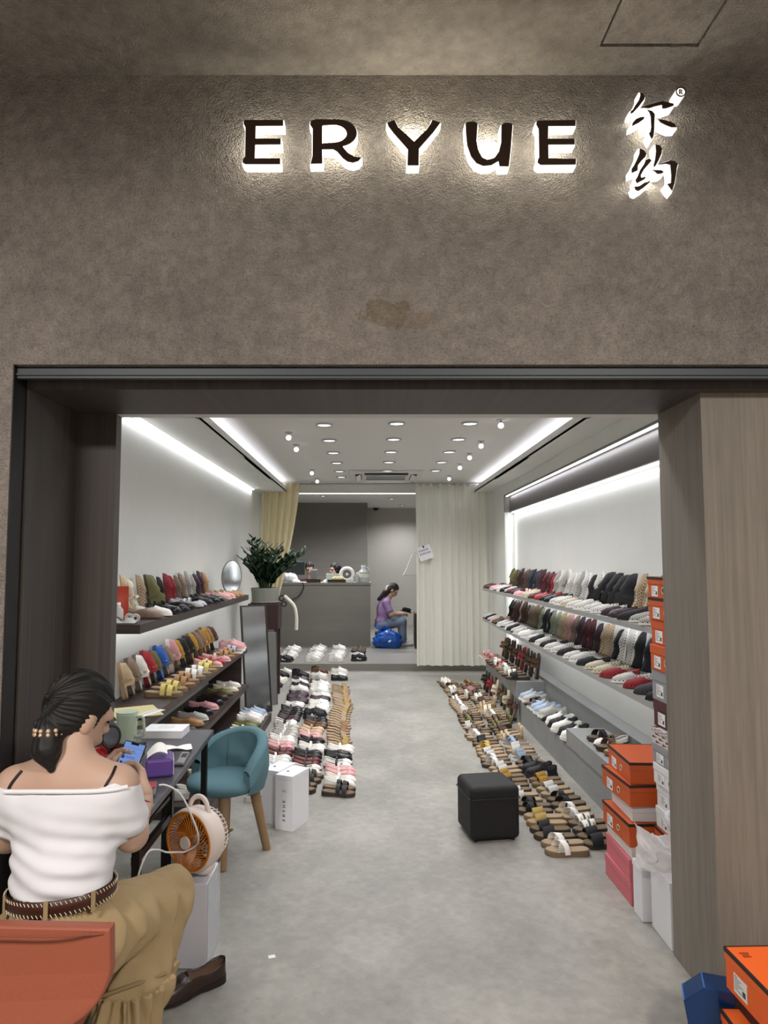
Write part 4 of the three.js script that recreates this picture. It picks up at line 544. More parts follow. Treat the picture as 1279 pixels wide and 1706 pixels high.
// ---------------------------------------------------------------- desk with its things
{
  const o = thing('desk', 'dark grey desk with black metal legs in the shop entrance', 'desk'), top = mat(0x4b4b50, .38);
  const s = shapeOf([[-.815, 3.68], [-.785, 2.95], [-.775, 2.5], [-1.235, 2.5], [-1.235, 2.92], [-1.078, 2.92], [-1.078, 2.998], [-1.235, 2.998], [-1.235, 3.68]]); const g = ext(s, .022, .002, 1); g.rotateX(-Math.PI / 2); g.translate(0, .698, 0); part(o, 'tabletop', g, top);
  for (const [x, z] of [[-.835, -2.56], [-.852, -3.03], [-.845, -3.62], [-1.21, -2.56], [-1.04, -3.62]]) part(o, 'leg', bb(x - .014, x + .014, 0, .697, z - .014, z + .014), K.blackMetal);
  part(o, 'crossbar', bb(-.862, -.842, .5, .53, -3.015, -2.58), K.blackMetal); part(o, 'crossbar', bb(-1.2, -.82, .2, .225, -2.57, -2.55), K.blackMetal);
  part(o, 'keyboard_tray', [bb(-1.2, -.83, .61, .625, -2.95, -2.53)], K.blackMetal);
  const DT = .7225;
  // red pot with hand mirror inside
  const pot = thing('red_bucket', 'dark red round bucket on the desk holding a black hand mirror', 'bucket', [-1.045, DT, -2.80]); part(pot, 'bucket', lathe([[0, .002], [.052, .002], [.06, .02], [.068, .12], [.071, .128], [.066, .13], [.062, .118], [.05, .02], [0, .018]]), mat(0x8c1417, .38)); part(pot, 'handle', tor(.028, .005, [-.078, .085, .0]), mat(0x8c1417, .38));
  const hm = thing('hand_mirror', 'black rimmed hand mirror standing in the red bucket', 'mirror', [-1.045, DT + .024, -2.80]); hm.rotation.set(-.12, .2, -.08); part(hm, 'rim', tor(.042, .006, [0, .155, 0], null, Math.PI * 2, 30).scale(.8, 1.0, 1), K.black); part(hm, 'glass', cyl(.04, .04, .004, [0, .155, 0], [Math.PI / 2, 0, 0], 28).scale(.8, 1, 1), mat(0x8a8d92, .06, { metalness: 1 })); part(hm, 'handle', bar([0, 0, 0], [0, .112, 0], .007), K.black);
  const mug = thing('green_jug', 'pale green plastic jug with handle on the desk beside the white wall', 'jug', [-1.17, DT, -3.4]), gm = mat(0xb9c9b2, .45); part(mug, 'body', lathe([[0, .002], [.045, .002], [.05, .02], [.058, .16], [.06, .168], [.055, .168], [.046, .02], [0, .012]]), gm); part(mug, 'handle', tube([[.053, .15, .01], [.09, .148, .012], [.096, .12, .012], [.096, .05, .012], [.053, .04, .01]], .009, 24, 8), gm); part(mug, 'lid', cyl(.06, .06, .01, [0, .173, 0], null, 28), gm); mug.scale.setScalar(.86);
  const tb = thing('tissue_box', 'purple tissue pack with white tissue on the desk behind the phone', 'tissue box', [-.87, DT, -2.93], .3); part(tb, 'pack', rbox(.11, .075, .13, .014, [0, .0375, 0], null, 3), mat(0x5b3f8a, .4)); part(tb, 'end_panel', rbox(.006, .06, .115, .002, [.054, .037, 0]), mat(0xb9b0c9, .5)); part(tb, 'tissue', grid(12, 12, (u, v) => [lerp(-.05, .03, u), .075 + .04 * Math.sin(u * 2.6) * (1 - .4 * v) + .006 * Math.sin(v * 9), lerp(-.05, .05, v)]), K.paper);
  solo('receipt_paper', 'creased white receipt lying on the dark desk', 'paper', grid(16, 10, (u, v) => [lerp(-.08, .09, u), .004 + .01 * Math.abs(Math.sin(u * 5 + v * 2)) + .004 * v, lerp(-.045, .045, v) + .03 * u]), K.paper, [-.925, DT, -3.3], .35);
  const sc = thing('kitchen_scale', 'flat silver scale at the desk edge beside the purple tissues', 'scale', [-.875, DT, -3.11], .12); part(sc, 'base', rbox(.14, .016, .17, .006, [0, .009, 0]), mat(0x9fa1a3, .3, { metalness: .6 })); part(sc, 'plate', rbox(.105, .004, .15, .002, [-.012, .019, 0]), mat(0xc9cacb, .15, { metalness: 1 })); part(sc, 'display', box(.022, .002, .06, [.056, .018, -.02]), K.black);
  const cd = thing('red_card_pouch', 'red and grey card pouch with a power bank on the desk edge', 'pouch', [-.855, DT, -2.70], .25); part(cd, 'power_bank', rbox(.085, .014, .14, .005, [0, .008, 0]), mat(0x6a6664, .4)); part(cd, 'red_card', rbox(.06, .003, .075, .001, [.008, .0175, -.025]), mat(0xa1343c, .5)); part(cd, 'earphones', [sph(.011, [-.02, .022, .035]), sph(.011, [.004, .022, .045]), bar([-.02, .022, .035], [-.028, .018, .06], .004), bar([.004, .022, .045], [0, .018, .065], .004)], mat(0xe8c9c4, .4));
  const hc = thing('hair_claw', 'black striped hair claw lying on the desk beside the red bucket', 'hair clip', [-1.06, DT, -3.2], .4); part(hc, 'jaw', [0, 1, 2, 3, 4, 5].map((k) => tube([[-.04 + k * .015, .004, .02], [-.04 + k * .015, .045, .012], [-.04 + k * .015, .05, -.01], [-.04 + k * .015, .004, -.025]], .0042, 10, 5)), mat(0x1a1318, .3)); part(hc, 'spine', bar([-.045, .05, 0], [.045, .05, 0], .006), mat(0x1a1318, .3));
  // pile of forms
  const pile = thing('paper_stack', 'thick stack of white printed forms at the back of the desk', 'paper stack', [-1.03, DT, -3.57], .0), fT = canvasTex(256, 192, (g) => { g.fillStyle = '#f1f2f5'; g.fillRect(0, 0, 256, 192); g.strokeStyle = '#b3b8c4'; g.lineWidth = 2; g.beginPath(); g.ellipse(128, 80, 48, 30, -.4, 0, 7); g.stroke(); for (let i = 0; i < 5; i++) { g.beginPath(); g.moveTo(80, 50 + i * 16); g.lineTo(176, 60 + i * 12); g.stroke(); } });
  part(pile, 'block', box(.2, .035, .15, [0, .0175, 0]), mat(0xdadbe0, .8)); part(pile, 'top_sheet', box(.201, .0012, .151, [0, .0358, 0]), [K.paper, K.paper, mat(0xffffff, .8, { map: fT }), K.paper, K.paper, K.paper]);
  const pinks = thing('pink_toy_case', 'pink and black toy case standing at the far end of the desk', 'case', [-1.16, DT, -2.6], .2); part(pinks, 'base', rbox(.11, .16, .08, .012, [0, .08, 0]), mat(0x8f3a55, .5)); part(pinks, 'front_panel', rbox(.06, .06, .03, .008, [0, .175, .02]), K.black); part(pinks, 'lid', rbox(.065, .018, .05, .006, [0, .216, .02]), mat(0xb05a74, .5)); part(pinks, 'handle', tube([[-.045, .15, .042], [-.045, .2, .042], [-.045, .155, .046], [.03, .152, .046], [.045, .2, .042]], .003, 20, 6), mat(0xc9c0c4, .3, { metalness: .5 }));
  const gl = thing('glass_jar', 'small glass jar on the desk behind the shoulder', 'jar', [-1.07, DT, -2.60]); part(gl, 'jar', lathe([[0, .002], [.035, .002], [.038, .01], [.038, .09], [.03, .105]]), mat(0xd8dcd6, .1, { transmission: .8, thickness: 0 })); part(gl, 'lid', cyl(.032, .032, .014, [0, .112, 0]), mat(0x8b8d85, .4));
}
// papers on the lower dark shelf
{
  const y = .716, ys = mat(0xd9cf96, .8);
  solo('yellow_folder', 'pale yellow paper folder at the near end of the lower dark shelf', 'folder', rbox(.26, .006, .3, .002), ys, [-1.37, y + .003, -4.12], .5);
  solo('striped_sheet', 'white striped printed sheet lying over the yellow folder', 'paper', rbox(.07, .002, .36, .001), mat(0xffffff, .8, { map: canvasTex(64, 256, (g) => { g.fillStyle = '#f0f0ee'; g.fillRect(0, 0, 64, 256); g.fillStyle = '#555'; for (let i = 0; i < 20; i++) g.fillRect(10, 6 + i * 12, 30, 3); }) }), [-1.3, y + .0075, -4.0], -.35);
  solo('olive_brochure', 'olive green brochure at the shelf edge beside the striped sheet', 'brochure', rbox(.12, .005, .17, .002), mat(0x5d5f35, .6), [-1.31, y + .0025, -3.82], .7);
  solo('black_brochure', 'black brochure nearest the desk on the lower dark shelf', 'brochure', rbox(.12, .006, .18, .002), mat(0x25252a, .5), [-1.32, y + .003, -3.62], .4);
  solo('white_brochure', 'white leaflet between the olive and black brochures', 'brochure', rbox(.1, .004, .05, .001), K.paper, [-1.31, y + .008, -3.72], .5);
}
// fan on a white box with clear cover
{
  const c = thing('white_plinth_box', 'white plastic box with clear cover under the orange fan', 'box', [-.722, 0, -2.93]); part(c, 'box', rbox(.165, .325, .2, .006, [0, .164, 0]), mat(0xd5d5de, .5));
  part(c, 'clear_cover', [bb(.086, .088, .001, .327, -.11, .108), bb(-.088, -.086, .001, .327, -.11, .108)], mat(0xf4f6f8, .08, { transmission: .9, thickness: 0 }));
  const f = thing('desk_fan', 'small pale pink fan with an amber grille on the white box', 'fan', [-.70, .328, -2.91], -.5), body = mat(0xe6d8d0, .45), amber = mat(0xd07a12, .35);
  f.scale.setScalar(1.1); const R = .105, cy = .135;
  part(f, 'foot', [sph(.045, [.02, .034, -.01], [1, .75, .9]), sph(.045, [-.045, .034, -.02], [.9, .7, .9])], body); 
  part(f, 'housing', mv(new THREE.LatheGeometry([[R - .004, .055], [R + .006, .05], [R + .009, .03], [R + .004, -.02], [R - .01, -.04]].map((a) => new THREE.Vector2(...a)), 40), [0, cy, 0], [Math.PI / 2, 0, 0]), body);
  const rear = []; for (let k = 0; k < 36; k++) { const a = k / 36 * Math.PI * 2; rear.push(tube([[Math.cos(a) * (R - .008), cy + Math.sin(a) * (R - .008), -.036], [Math.cos(a) * (R - .02), cy + Math.sin(a) * (R - .02), -.07], [Math.cos(a) * .03, cy + Math.sin(a) * .03, -.085]], .0022, 6, 4)); }
  part(f, 'rear_grille', [...rear, ...[.085, .065, .045].map((r, i) => tor(r, .0022, [0, cy, -.066 - i * .008], null, Math.PI * 2, 30, 5)), cyl(.032, .032, .02, [0, cy, -.08], [Math.PI / 2, 0, 0])], body);
  const gr = []; for (let k = 0; k < 40; k++) { const a = k / 40 * Math.PI * 2; gr.push(tube([0, .33, .66, 1].map((q) => { const r = lerp(.02, R - .006, q), b = a + q * .75; return [Math.cos(b) * r, cy + Math.sin(b) * r, .05 + .014 * (1 - q * q)]; }), .0021, 8, 4)); }
  part(f, 'front_grille', [...gr, tor(R - .004, .006, [0, cy, .05], null, Math.PI * 2, 44)], amber); part(f, 'hub', [cyl(.022, .024, .012, [0, cy, .066], [Math.PI / 2, 0, 0])], mat(0xf0e4de, .4));
  const bl = []; for (let k = 0; k < 5; k++) { const a = k / 5 * Math.PI * 2, g = grid(6, 4, (u, v) => { const r = lerp(.015, .085, u), t = (v - .5) * (.5 + .5 * u); return [Math.cos(t) * r, Math.sin(t) * r, .012 + .02 * (v - .5)]; }); g.rotateZ(a); g.translate(0, cy, 0); bl.push(g); }
  part(f, 'blades', bl, mat(0x8c4d12, .4)); part(f, 'handle', tube([[-.05, cy + .092, 0], [-.03, cy + .132, -.004], [0, cy + .145, -.006], [.03, cy + .132, -.004], [.05, cy + .092, 0]], .009, 20, 8), body);
  solo('charging_cable', 'white charging cable looping from the desk edge to the fan hub', 'cable', tube([[-.808, .742, -2.72], [-.79, .74, -2.73], [-.74, .70, -2.76], [-.685, .60, -2.76], [-.665, .53, -2.77], [-.69, .475, -2.815], [-.735, .455, -2.81], [-.74, .46, -2.8], [-.765, .50, -2.70], [-.775, .55, -2.60], [-.785, .57, -2.52], [-.805, .50, -2.485], [-.81, .25, -2.48], [-.81, .02, -2.48]], .0035, 90, 7), mat(0xe9e9e8, .5));
  solo('floor_cable', 'grey-white cable curling on the floor below the raised knee', 'cable', tube([[-.8, .006, -2.75], [-.76, .006, -2.62], [-.74, .006, -2.5], [-.78, .006, -2.42], [-.84, .006, -2.42]], .004, 40, 7), mat(0xd5d8da, .5));
}
// clutter on the upper dark shelf by the entrance
{
  const y = 1.2555, bT = canvasTex(128, 160, (g) => { g.fillStyle = '#b23a20'; g.fillRect(0, 0, 128, 160); g.strokeStyle = '#e6b36a'; g.lineWidth = 3; for (let i = 0; i < 26; i++) { g.beginPath(); g.arc(50 + (i * 37) % 40, 90 + (i * 23) % 50, 6 + (i * 7) % 18, i, i + 3.6); g.stroke(); } g.fillStyle = '#f2e6d2'; g.beginPath(); g.arc(64, 14, 4, 0, 7); g.fill(); });
  const rb = thing('red_gift_bag', 'red snack bag with golden pattern standing on the upper dark shelf', 'bag', [-1.475, y, -4.0], .25); part(rb, 'bag', grid(12, 14, (u, v) => [lerp(-.085, .085, u), .2 * v, .03 * Math.sin(u * Math.PI) * (1 - v)]), mat(0xffffff, .35, { map: bT })); part(rb, 'back', grid(12, 14, (u, v) => [lerp(-.085, .085, u), .2 * v, -.03 * Math.sin(u * Math.PI) * (1 - v)]), mat(0xa2331d, .35));
  const tape = mat(0xd9d9d6, .35, { transmission: .3, thickness: 0 });
  [[-1.31, -3.9, 'nearer roll of clear tape on the upper dark shelf'], [-1.355, -3.93, 'farther roll of clear tape on the upper dark shelf']].forEach(([x, z, lb]) => { const t = thing('tape_roll', lb, 'tape roll', [x, y + .026, z], .2, 'tape rolls'); part(t, 'roll', tor(.019, .007, [0, 0, 0]), tape); part(t, 'core', tor(.011, .002, [0, 0, 0]), K.paper); });
  const pb = thing('plastic_pouch', 'crumpled clear plastic pouch lying at the near shelf end', 'pouch', [-1.36, y, -3.86]); part(pb, 'film', grid(18, 12, (u, v) => [lerp(-.08, .07, u), .004 + .03 * Math.sin(v * 3.14) * (0.6 + .4 * Math.sin(u * 11)), lerp(-.03, .03, v)]), tape); part(pb, 'edge', tube([[-.08, .006, .03], [-.07, .03, .028], [-.03, .038, .028], [0, .02, .03]], .003, 16, 6), K.black);
  [[-1.42, -3.93, .09, 'tall clear plastic bottle before the red bag'], [-1.455, -3.88, .06, 'short clear plastic cup nearest the door panel']].forEach(([x, z, h, lb]) => { const t = thing('plastic_container', lb, 'container', [x, y, z], .1, 'clear containers'); part(t, 'body', lathe([[0, .001], [.026, .001], [.03, .008], [.03, h * .8], [.014, h], [.014, h + .012]]), tape); part(t, 'cap', cyl(.015, .015, .014, [0, h + .014, 0]), K.paper); });
}
// mirrors and boards at the end of the shelves
{
  const sil = mat(0xc4c9cc, .08, { metalness: .9 });
  const rm = thing('round_mirror', 'round frameless mirror on the upper dark shelf behind the plant', 'mirror', [-1.40, 1.256, -7.06], 1.15); part(rm, 'glass', cyl(.165, .165, .006, [0, .185, 0], [Math.PI / 2, 0, 0], 40), sil); part(rm, 'rim', tor(.167, .006, [0, .185, 0], null, Math.PI * 2, 44), mat(0x6a6a68, .4)); part(rm, 'stand', cyl(.06, .06, .012, [0, .006, 0]), K.steel);
  const lm = (x, z, w, h, lb, m, turn) => { const o = thing('leaning_mirror', lb, 'mirror', [x, .001, z], turn, 'leaning floor mirrors'); o.rotation.order = 'YXZ'; o.rotation.x = -.12; part(o, 'glass', box(w, h, .008, [0, h / 2, 0]), m); part(o, 'frame', [bb(-w / 2 - .012, -w / 2, 0, h, -.012, .012), bb(w / 2, w / 2 + .012, 0, h, -.012, .012), bb(-w / 2 - .012, w / 2 + .012, h, h + .014, -.012, .012), bb(-w / 2 - .012, w / 2 + .012, -.0, .012, -.012, .012)], mat(0x2c2a2a, .4)); };
  lm(-1.16, -7.40, .3, 1.12, 'tall dark framed mirror leaning at the end of the dark shelves', mat(0x96989a, .12, { metalness: .85 }), .75);
  const bd = thing('grey_panel', 'plain grey panel leaning behind the pink sneakers', 'panel', [-1.18, .001, -7.78], .55); bd.rotation.order = 'YXZ'; bd.rotation.x = -.06; part(bd, 'panel', rbox(.34, .8, .02, .004, [0, .4, 0]), mat(0x6c6b68, .6)); part(bd, 'edge', bb(.168, .176, 0, .8, -.012, .012), mat(0x3e3d3c, .6));
}
// plant on a stand
{
  const st = thing('plant_stand', 'dark red wooden plant stand beside the counter', 'plant stand', [-1.25, 0, -8.35]); part(st, 'box', rbox(.36, .3, .34, .008, [0, .95, 0]), mat(0x3a2624, .5)); for (const [x, z] of [[-1, -1], [1, -1], [-1, 1], [1, 1]]) part(st, 'leg', bb(x * .15 - .018, x * .15 + .018, .002, .8, z * .14 - .018, z * .14 + .018), mat(0x3a2624, .5)); part(st, 'fringe', Array.from({ length: 12 }, (_, k) => sph(.02, [-.13 + (k % 6) * .045, .80 - .03 * ((k * 7) % 3), .175], [1, 1.2, .5], 8)), mat(0x6a1e1e, .6));
  const p = thing('potted_zz_plant', 'bushy dark green potted plant on the dark red stand', 'plant', [-1.25, 1.102, -8.35]); part(p, 'pot', lathe([[0, .002], [.14, .002], [.15, .012], [.158, .02], [.165, .13], [.172, .17], [.17, .18], [.155, .178], [.15, .15], [0, .148]], [0, 0, 0], null, 36), mat(0x8b8b83, .7)); part(p, 'saucer', lathe([[0, .001], [.16, .001], [.175, .014], [.17, .018], [.15, .006], [0, .006]]), mat(0xb5b5ad, .6)); part(p, 'soil', cyl(.15, .15, .006, [0, .152, 0]), mat(0x1f1a15, .95));
  const leafG = () => { const g = grid(4, 6, (u, v) => { const w = Math.sin(Math.PI * Math.pow(v, .8)) * .026, x = (u - .5) * 2 * w; return [x, .006 * Math.cos((u - .5) * 3), v * .115 - .012 * v * v]; }); return g; };
  const lm = [0x16301b, 0x1e3d22, 0x12261a].map((c) => mat(c, .28)), lg = leafG(), stems = []; let nl = 0;
  const more = []; for (let k = 0; k < 50; k++) { const a = rnd(6.28), lean = rnd(.1, 1.15), h = rnd(.34, .7) * (1 - lean * .25), bx = Math.cos(a) * .06, bz = Math.sin(a) * .06, dir = [Math.cos(a) * lean * (Math.cos(a) < 0 ? .62 : 1), 0, Math.sin(a) * lean * .8];
    const pt = (q) => [bx + dir[0] * h * q * q * 1.1, .15 + h * q, bz + dir[2] * h * q * q * 1.1]; stems.push(tube([0, .35, .7, 1].map(pt), .0055, 10, 5));
    for (let j = 0; j < 10; j++) { const q = .25 + j * .08, s = j % 2 ? 1 : -1, P = pt(Math.min(q, 1)), rx = -.55 - rnd(.3), ry = Math.atan2(dir[0], dir[2]) + s * 1.25 + rnd(-.3, .3), rz = rnd(-.3, .3), ks = rnd(.85, 1.3); if (P[0] < -.25) continue; if (nl >= 300) { const g = lg.clone(); g.applyMatrix4(new THREE.Matrix4().compose(v3(P), new THREE.Quaternion().setFromEuler(new THREE.Euler(rx, ry, rz, 'YXZ')), new THREE.Vector3(ks, ks, ks))); more.push(g); continue; } const m = new THREE.Mesh(lg, lm[nl % 3]); m.name = 'leaf'; m.position.set(...P); m.rotation.order = 'YXZ'; m.rotation.set(rx, ry, rz); m.scale.setScalar(ks); m.castShadow = m.receiveShadow = true; p.add(m); nl++; } }
  part(p, 'foliage', more, lm[1]).userData.kind = 'stuff'; part(p, 'stems', stems, mat(0x2c4a28, .5)).userData.kind = 'stuff';
  const cl = thing('white_strap', 'white curved padded strap hanging beside the plant pot', 'strap', [-1.0, .76, -8.35]); part(cl, 'strap', tube([[-.02, .42, 0], [.03, .38, .02], [.1, .3, .02], [.125, .18, .01], [.125, .02, 0]], .022, 24, 8), mat(0xe1ddd0, .8)); part(cl, 'bow', [tor(.03, .008, [-.05, .40, .02], [0, .4, 0]), tor(.028, .008, [-.02, .33, .03], [0, .2, .5])], K.black);
}
// things on the counter
{
  const z = -12.55, y = 1.222, on = (x) => [x, y, z];
  const scn = thing('computer_monitor', 'black monitor at the plant end of the counter', 'monitor', [-1.36, y, -12.75], .2); part(scn, 'screen_back', rbox(.34, .24, .03, .008, [0, .25, 0]), mat(0x16221f, .4)); part(scn, 'neck', bb(-.03, .03, .01, .16, -.02, .0), K.black); part(scn, 'foot', rbox(.2, .012, .14, .004, [0, .006, 0]), K.black);
  const lp = thing('laptop', 'open pale laptop on the counter before the cashier', 'laptop', [-.62, 1.222, -12.62], 0); part(lp, 'base', rbox(.32, .016, .16, .004, [0, .009, -.02]), mat(0xb9bfba, .4)); part(lp, 'lid', mv(rbox(.32, .14, .008, .003, [0, .075, 0]), [0, .01, .07], [.15, 0, 0]), mat(0xc7d0c6, .4));
  [[-.93, .28, .05, 'wider dark tray'], [-.6, .36, .045, 'long dark tray']].forEach(([x, w, h, n], i) => { const t = thing('counter_tray', `${i ? 'longer' : 'shorter'} dark brown tray at the front counter edge`, 'tray', [x + (i ? .02 : -.06), y, -12.34], 0, 'counter trays'); part(t, 'tray', rbox(w * .9, h, .06, .006, [0, h / 2, 0]), mat(0x3d2a22, .5)); part(t, 'rim', [bb(-w * .46, w * .46, h, h + .006, .024, .032), bb(-w * .46, w * .46, h, h + .006, -.032, -.024)], mat(0x3d2a22, .5)); });
  const cup = thing('glass_canister', 'clear square canister on the shorter counter tray', 'canister', [-.99, y + .057, -12.345]); part(cup, 'glass', rbox(.12, .16, .05, .008, [0, .08, 0]), mat(0xb9bcb9, .15, { transmission: .6, thickness: 0 })); part(cup, 'contents', rbox(.09, .1, .03, .008, [0, .055, 0]), mat(0x4b4744, .7)); part(cup, 'lid', rbox(.125, .014, .055, .004, [0, .167, 0]), mat(0xcfcfca, .5));
  const fr = thing('snack_bowl', 'pile of pale yellow snacks on the longer counter tray', 'snacks', [-.56, y + .052, -12.34]); part(fr, 'plate', lathe([[0, .001], [.1, .001], [.12, .012], [.11, .013], [0, .006]]).scale(1, 1, .22), K.paper); for (let k = 0; k < 7; k++) part(fr, 'snack', sph(.028, [-.075 + k * .025, .024 + (k % 2) * .012, 0], [1, .7, .6], 10), mat(0xd8cf8d, .7));
  const fn = thing('counter_fan', 'round white desk fan on the cashier counter', 'fan', [-.40, y, -12.44], .0); part(fn, 'housing', mv(new THREE.TorusGeometry(.105, .035, 14, 36), [0, .145, 0]), mat(0xdcdad4, .5)); part(fn, 'grille', [...[.03, .05, .07, .09].map((r) => tor(r, .0035, [0, .145, .02], null, Math.PI * 2, 28, 5)), ...Array.from({ length: 12 }, (_, k) => bar([0, .145, .02], [Math.cos(k * .5236) * .1, .145 + Math.sin(k * .5236) * .1, .02], .003, 5))], mat(0x9c9c98, .5)); part(fn, 'back', cyl(.1, .1, .01, [0, .145, -.02], [Math.PI / 2, 0, 0]), mat(0x4d4c4a, .6)); part(fn, 'hub', cyl(.024, .024, .02, [0, .145, .022], [Math.PI / 2, 0, 0]), mat(0xdcdad4, .5)); part(fn, 'base', rbox(.14, .02, .1, .006, [0, .011, 0]), mat(0xdcdad4, .5)); part(fn, 'neck', bb(-.02, .02, .02, .05, -.02, .02), mat(0xdcdad4, .5));
  const bt = thing('water_bottle', 'large clear water bottle at the walkway end of the counter', 'bottle', [-.10, y, -12.46]); part(bt, 'bottle', lathe([[0, .001], [.095, .001], [.105, .01], [.105, .06], [.098, .07], [.105, .08], [.105, .17], [.09, .2], [.045, .24], [.04, .27]]), mat(0xd2d6d2, .12, { transmission: .55, thickness: 0 })); part(bt, 'label', lathe([[.1055, .085], [.1065, .09], [.1065, .15], [.1055, .155]]), mat(0xc9c8b4, .6)); part(bt, 'cap', cyl(.045, .045, .04, [0, .285, 0]), mat(0xcdd3d6, .5)); part(bt, 'handle', tor(.045, .008, [.05, .22, 0], null, Math.PI), mat(0xd2d6d2, .3));
  const b2 = thing('clear_bottle', 'small clear bottle beside the large water bottle', 'bottle', [-.215, y, -12.37]); part(b2, 'body', lathe([[0, .001], [.03, .001], [.033, .01], [.033, .12], [.015, .15], [.015, .16]]), mat(0xd2d6d2, .12, { transmission: .55, thickness: 0 })); part(b2, 'cap', cyl(.017, .017, .025, [0, .17, 0]), K.paper);
  const cp2 = thing('paper_cup', 'small white paper cup before the counter fan', 'cup', [-.30, y, -12.34]); part(cp2, 'cup', lathe([[0, .001], [.02, .001], [.028, .07], [.026, .07], [.018, .005], [0, .005]]), K.paper); part(cp2, 'rim', tor(.027, .002, [0, .07, 0], [Math.PI / 2, 0, 0]), K.paper);
  const bg = thing('white_cloth_bag', 'crumpled white cloth bag at the plant end of the counter', 'bag', [-1.42, y, -12.45]); part(bg, 'cloth', mv(new THREE.IcosahedronGeometry(.12, 3), [0, .085, 0], null, [1.2, .7, .6]), mat(0xe4e6e6, .8)); { const g = bg.children[0].geometry, p = g.attributes.position; for (let i = 0; i < p.count; i++) { const k = 1 + .3 * (vn(p.getX(i) * 24 + 9, p.getY(i) * 24 + p.getZ(i) * 20 + 9, 97, 97, 6) - .5); p.setXYZ(i, p.getX(i) * k, Math.max(.001, p.getY(i) * k), p.getZ(i) * k); } g.computeVertexNormals(); } part(bg, 'tie', tor(.03, .006, [.05, .15, 0], [1, .4, 0]), mat(0x55555c, .5));
  const sk = thing('sun_hat', 'white sun hat lying on the counter edge under the plant', 'cap', [-1.3, y, -12.34]); part(sk, 'crown', mv(new THREE.SphereGeometry(.07, 18, 8, 0, 6.3, 0, 1.6), [0, .002, 0], null, [1.1, .8, .8]), K.paper); part(sk, 'brim', mv(cyl(.07, .07, .006, [.07, .006, 0], null, 20), [0, 0, 0], null, [1, 1, .7]), K.paper);
  solo('counter_cable', 'black cable hanging down the counter front', 'cable', tube([[-1.18, 1.23, -12.28], [-1.16, 1.15, -12.275], [-1.2, 1.05, -12.278], [-1.28, .96, -12.28], [-1.36, .93, -12.285]], .008, 30, 6), K.black);
}
// hanging clothes and small cabinet at the edge of the long curtain, camera dome on the wall
{
  const g = thing('hanging_shirt', 'white shirt hanging at the edge of the long curtain', 'shirt', [.80, 1.35, -12.6]); part(g, 'shirt', ext(shapeOf([[-.02, .36], [.1, .36], [.26, .16], [.3, .02], [-.18, .0], [-.12, .12]]), .05, .01, 2), mat(0xcfcdc5, .9)); part(g, 'hanger', tor(.03, .004, [.05, .40, .02], null, Math.PI * 1.5), K.steel);
  const rk = thing('garment_rail', 'black upright garment rail behind the long curtain', 'rail', [.9, .1, -12.6]); part(rk, 'post', bar([.06, 0, 0], [.06, 1.72, 0], .012), K.black); part(rk, 'post', bar([-.0, 0, -.4], [-.0, 1.72, -.4], .012), K.black); part(rk, 'bar', bar([.06, 1.7, .02], [-.0, 1.7, -.42], .012), K.black);
  const cb = thing('small_cabinet', 'small dark brown cabinet beside the long curtain edge', 'cabinet', [.88, .1, -12.2]); part(cb, 'body', rbox(.18, .6, .4, .006, [0, .3, 0]), mat(0x2b2320, .5)); part(cb, 'drawer', rbox(.006, .22, .36, .002, [-.092, .44, 0]), mat(0x352b27, .5)); part(cb, 'drawer', rbox(.006, .22, .36, .002, [-.092, .18, 0]), mat(0x352b27, .5));
  const cm = thing('security_camera', 'small black dome camera high on the pale back wall', 'camera', [...at(626, 846, -16.42)]); part(cm, 'dome', sph(.07, [0, 0, 0]), K.black); part(cm, 'mount', cyl(.05, .05, .08, [0, .0, -.05], [Math.PI / 2, 0, 0]), mat(0xd6d4ce, .6));
}

// ---------------------------------------------------------------- people
const smin = (a, b, k) => { const h = Math.max(k - Math.abs(a - b), 0) / k; return Math.min(a, b) - h * h * k * .25; };
const cap = (a, b, ra, rb = ra) => { const dx = b[0] - a[0], dy = b[1] - a[1], dz = b[2] - a[2], l2 = dx * dx + dy * dy + dz * dz || 1e-9; return (x, y, z) => { const px = x - a[0], py = y - a[1], pz = z - a[2]; let t = (px * dx + py * dy + pz * dz) / l2; t = t < 0 ? 0 : t > 1 ? 1 : t; return Math.hypot(px - dx * t, py - dy * t, pz - dz * t) - (ra + (rb - ra) * t); }; };
const ell = (c, r) => { const m = Math.min(...r); return (x, y, z) => { const px = (x - c[0]) / r[0], py = (y - c[1]) / r[1], pz = (z - c[2]) / r[2], k = Math.hypot(px, py, pz); return (k - 1) * m * (k > 1 ? 1.0 : 1); }; };
const blend = (list, k) => (x, y, z) => { let d = 1e3; for (const f of list) d = smin(d, f(x, y, z), k); return d; };
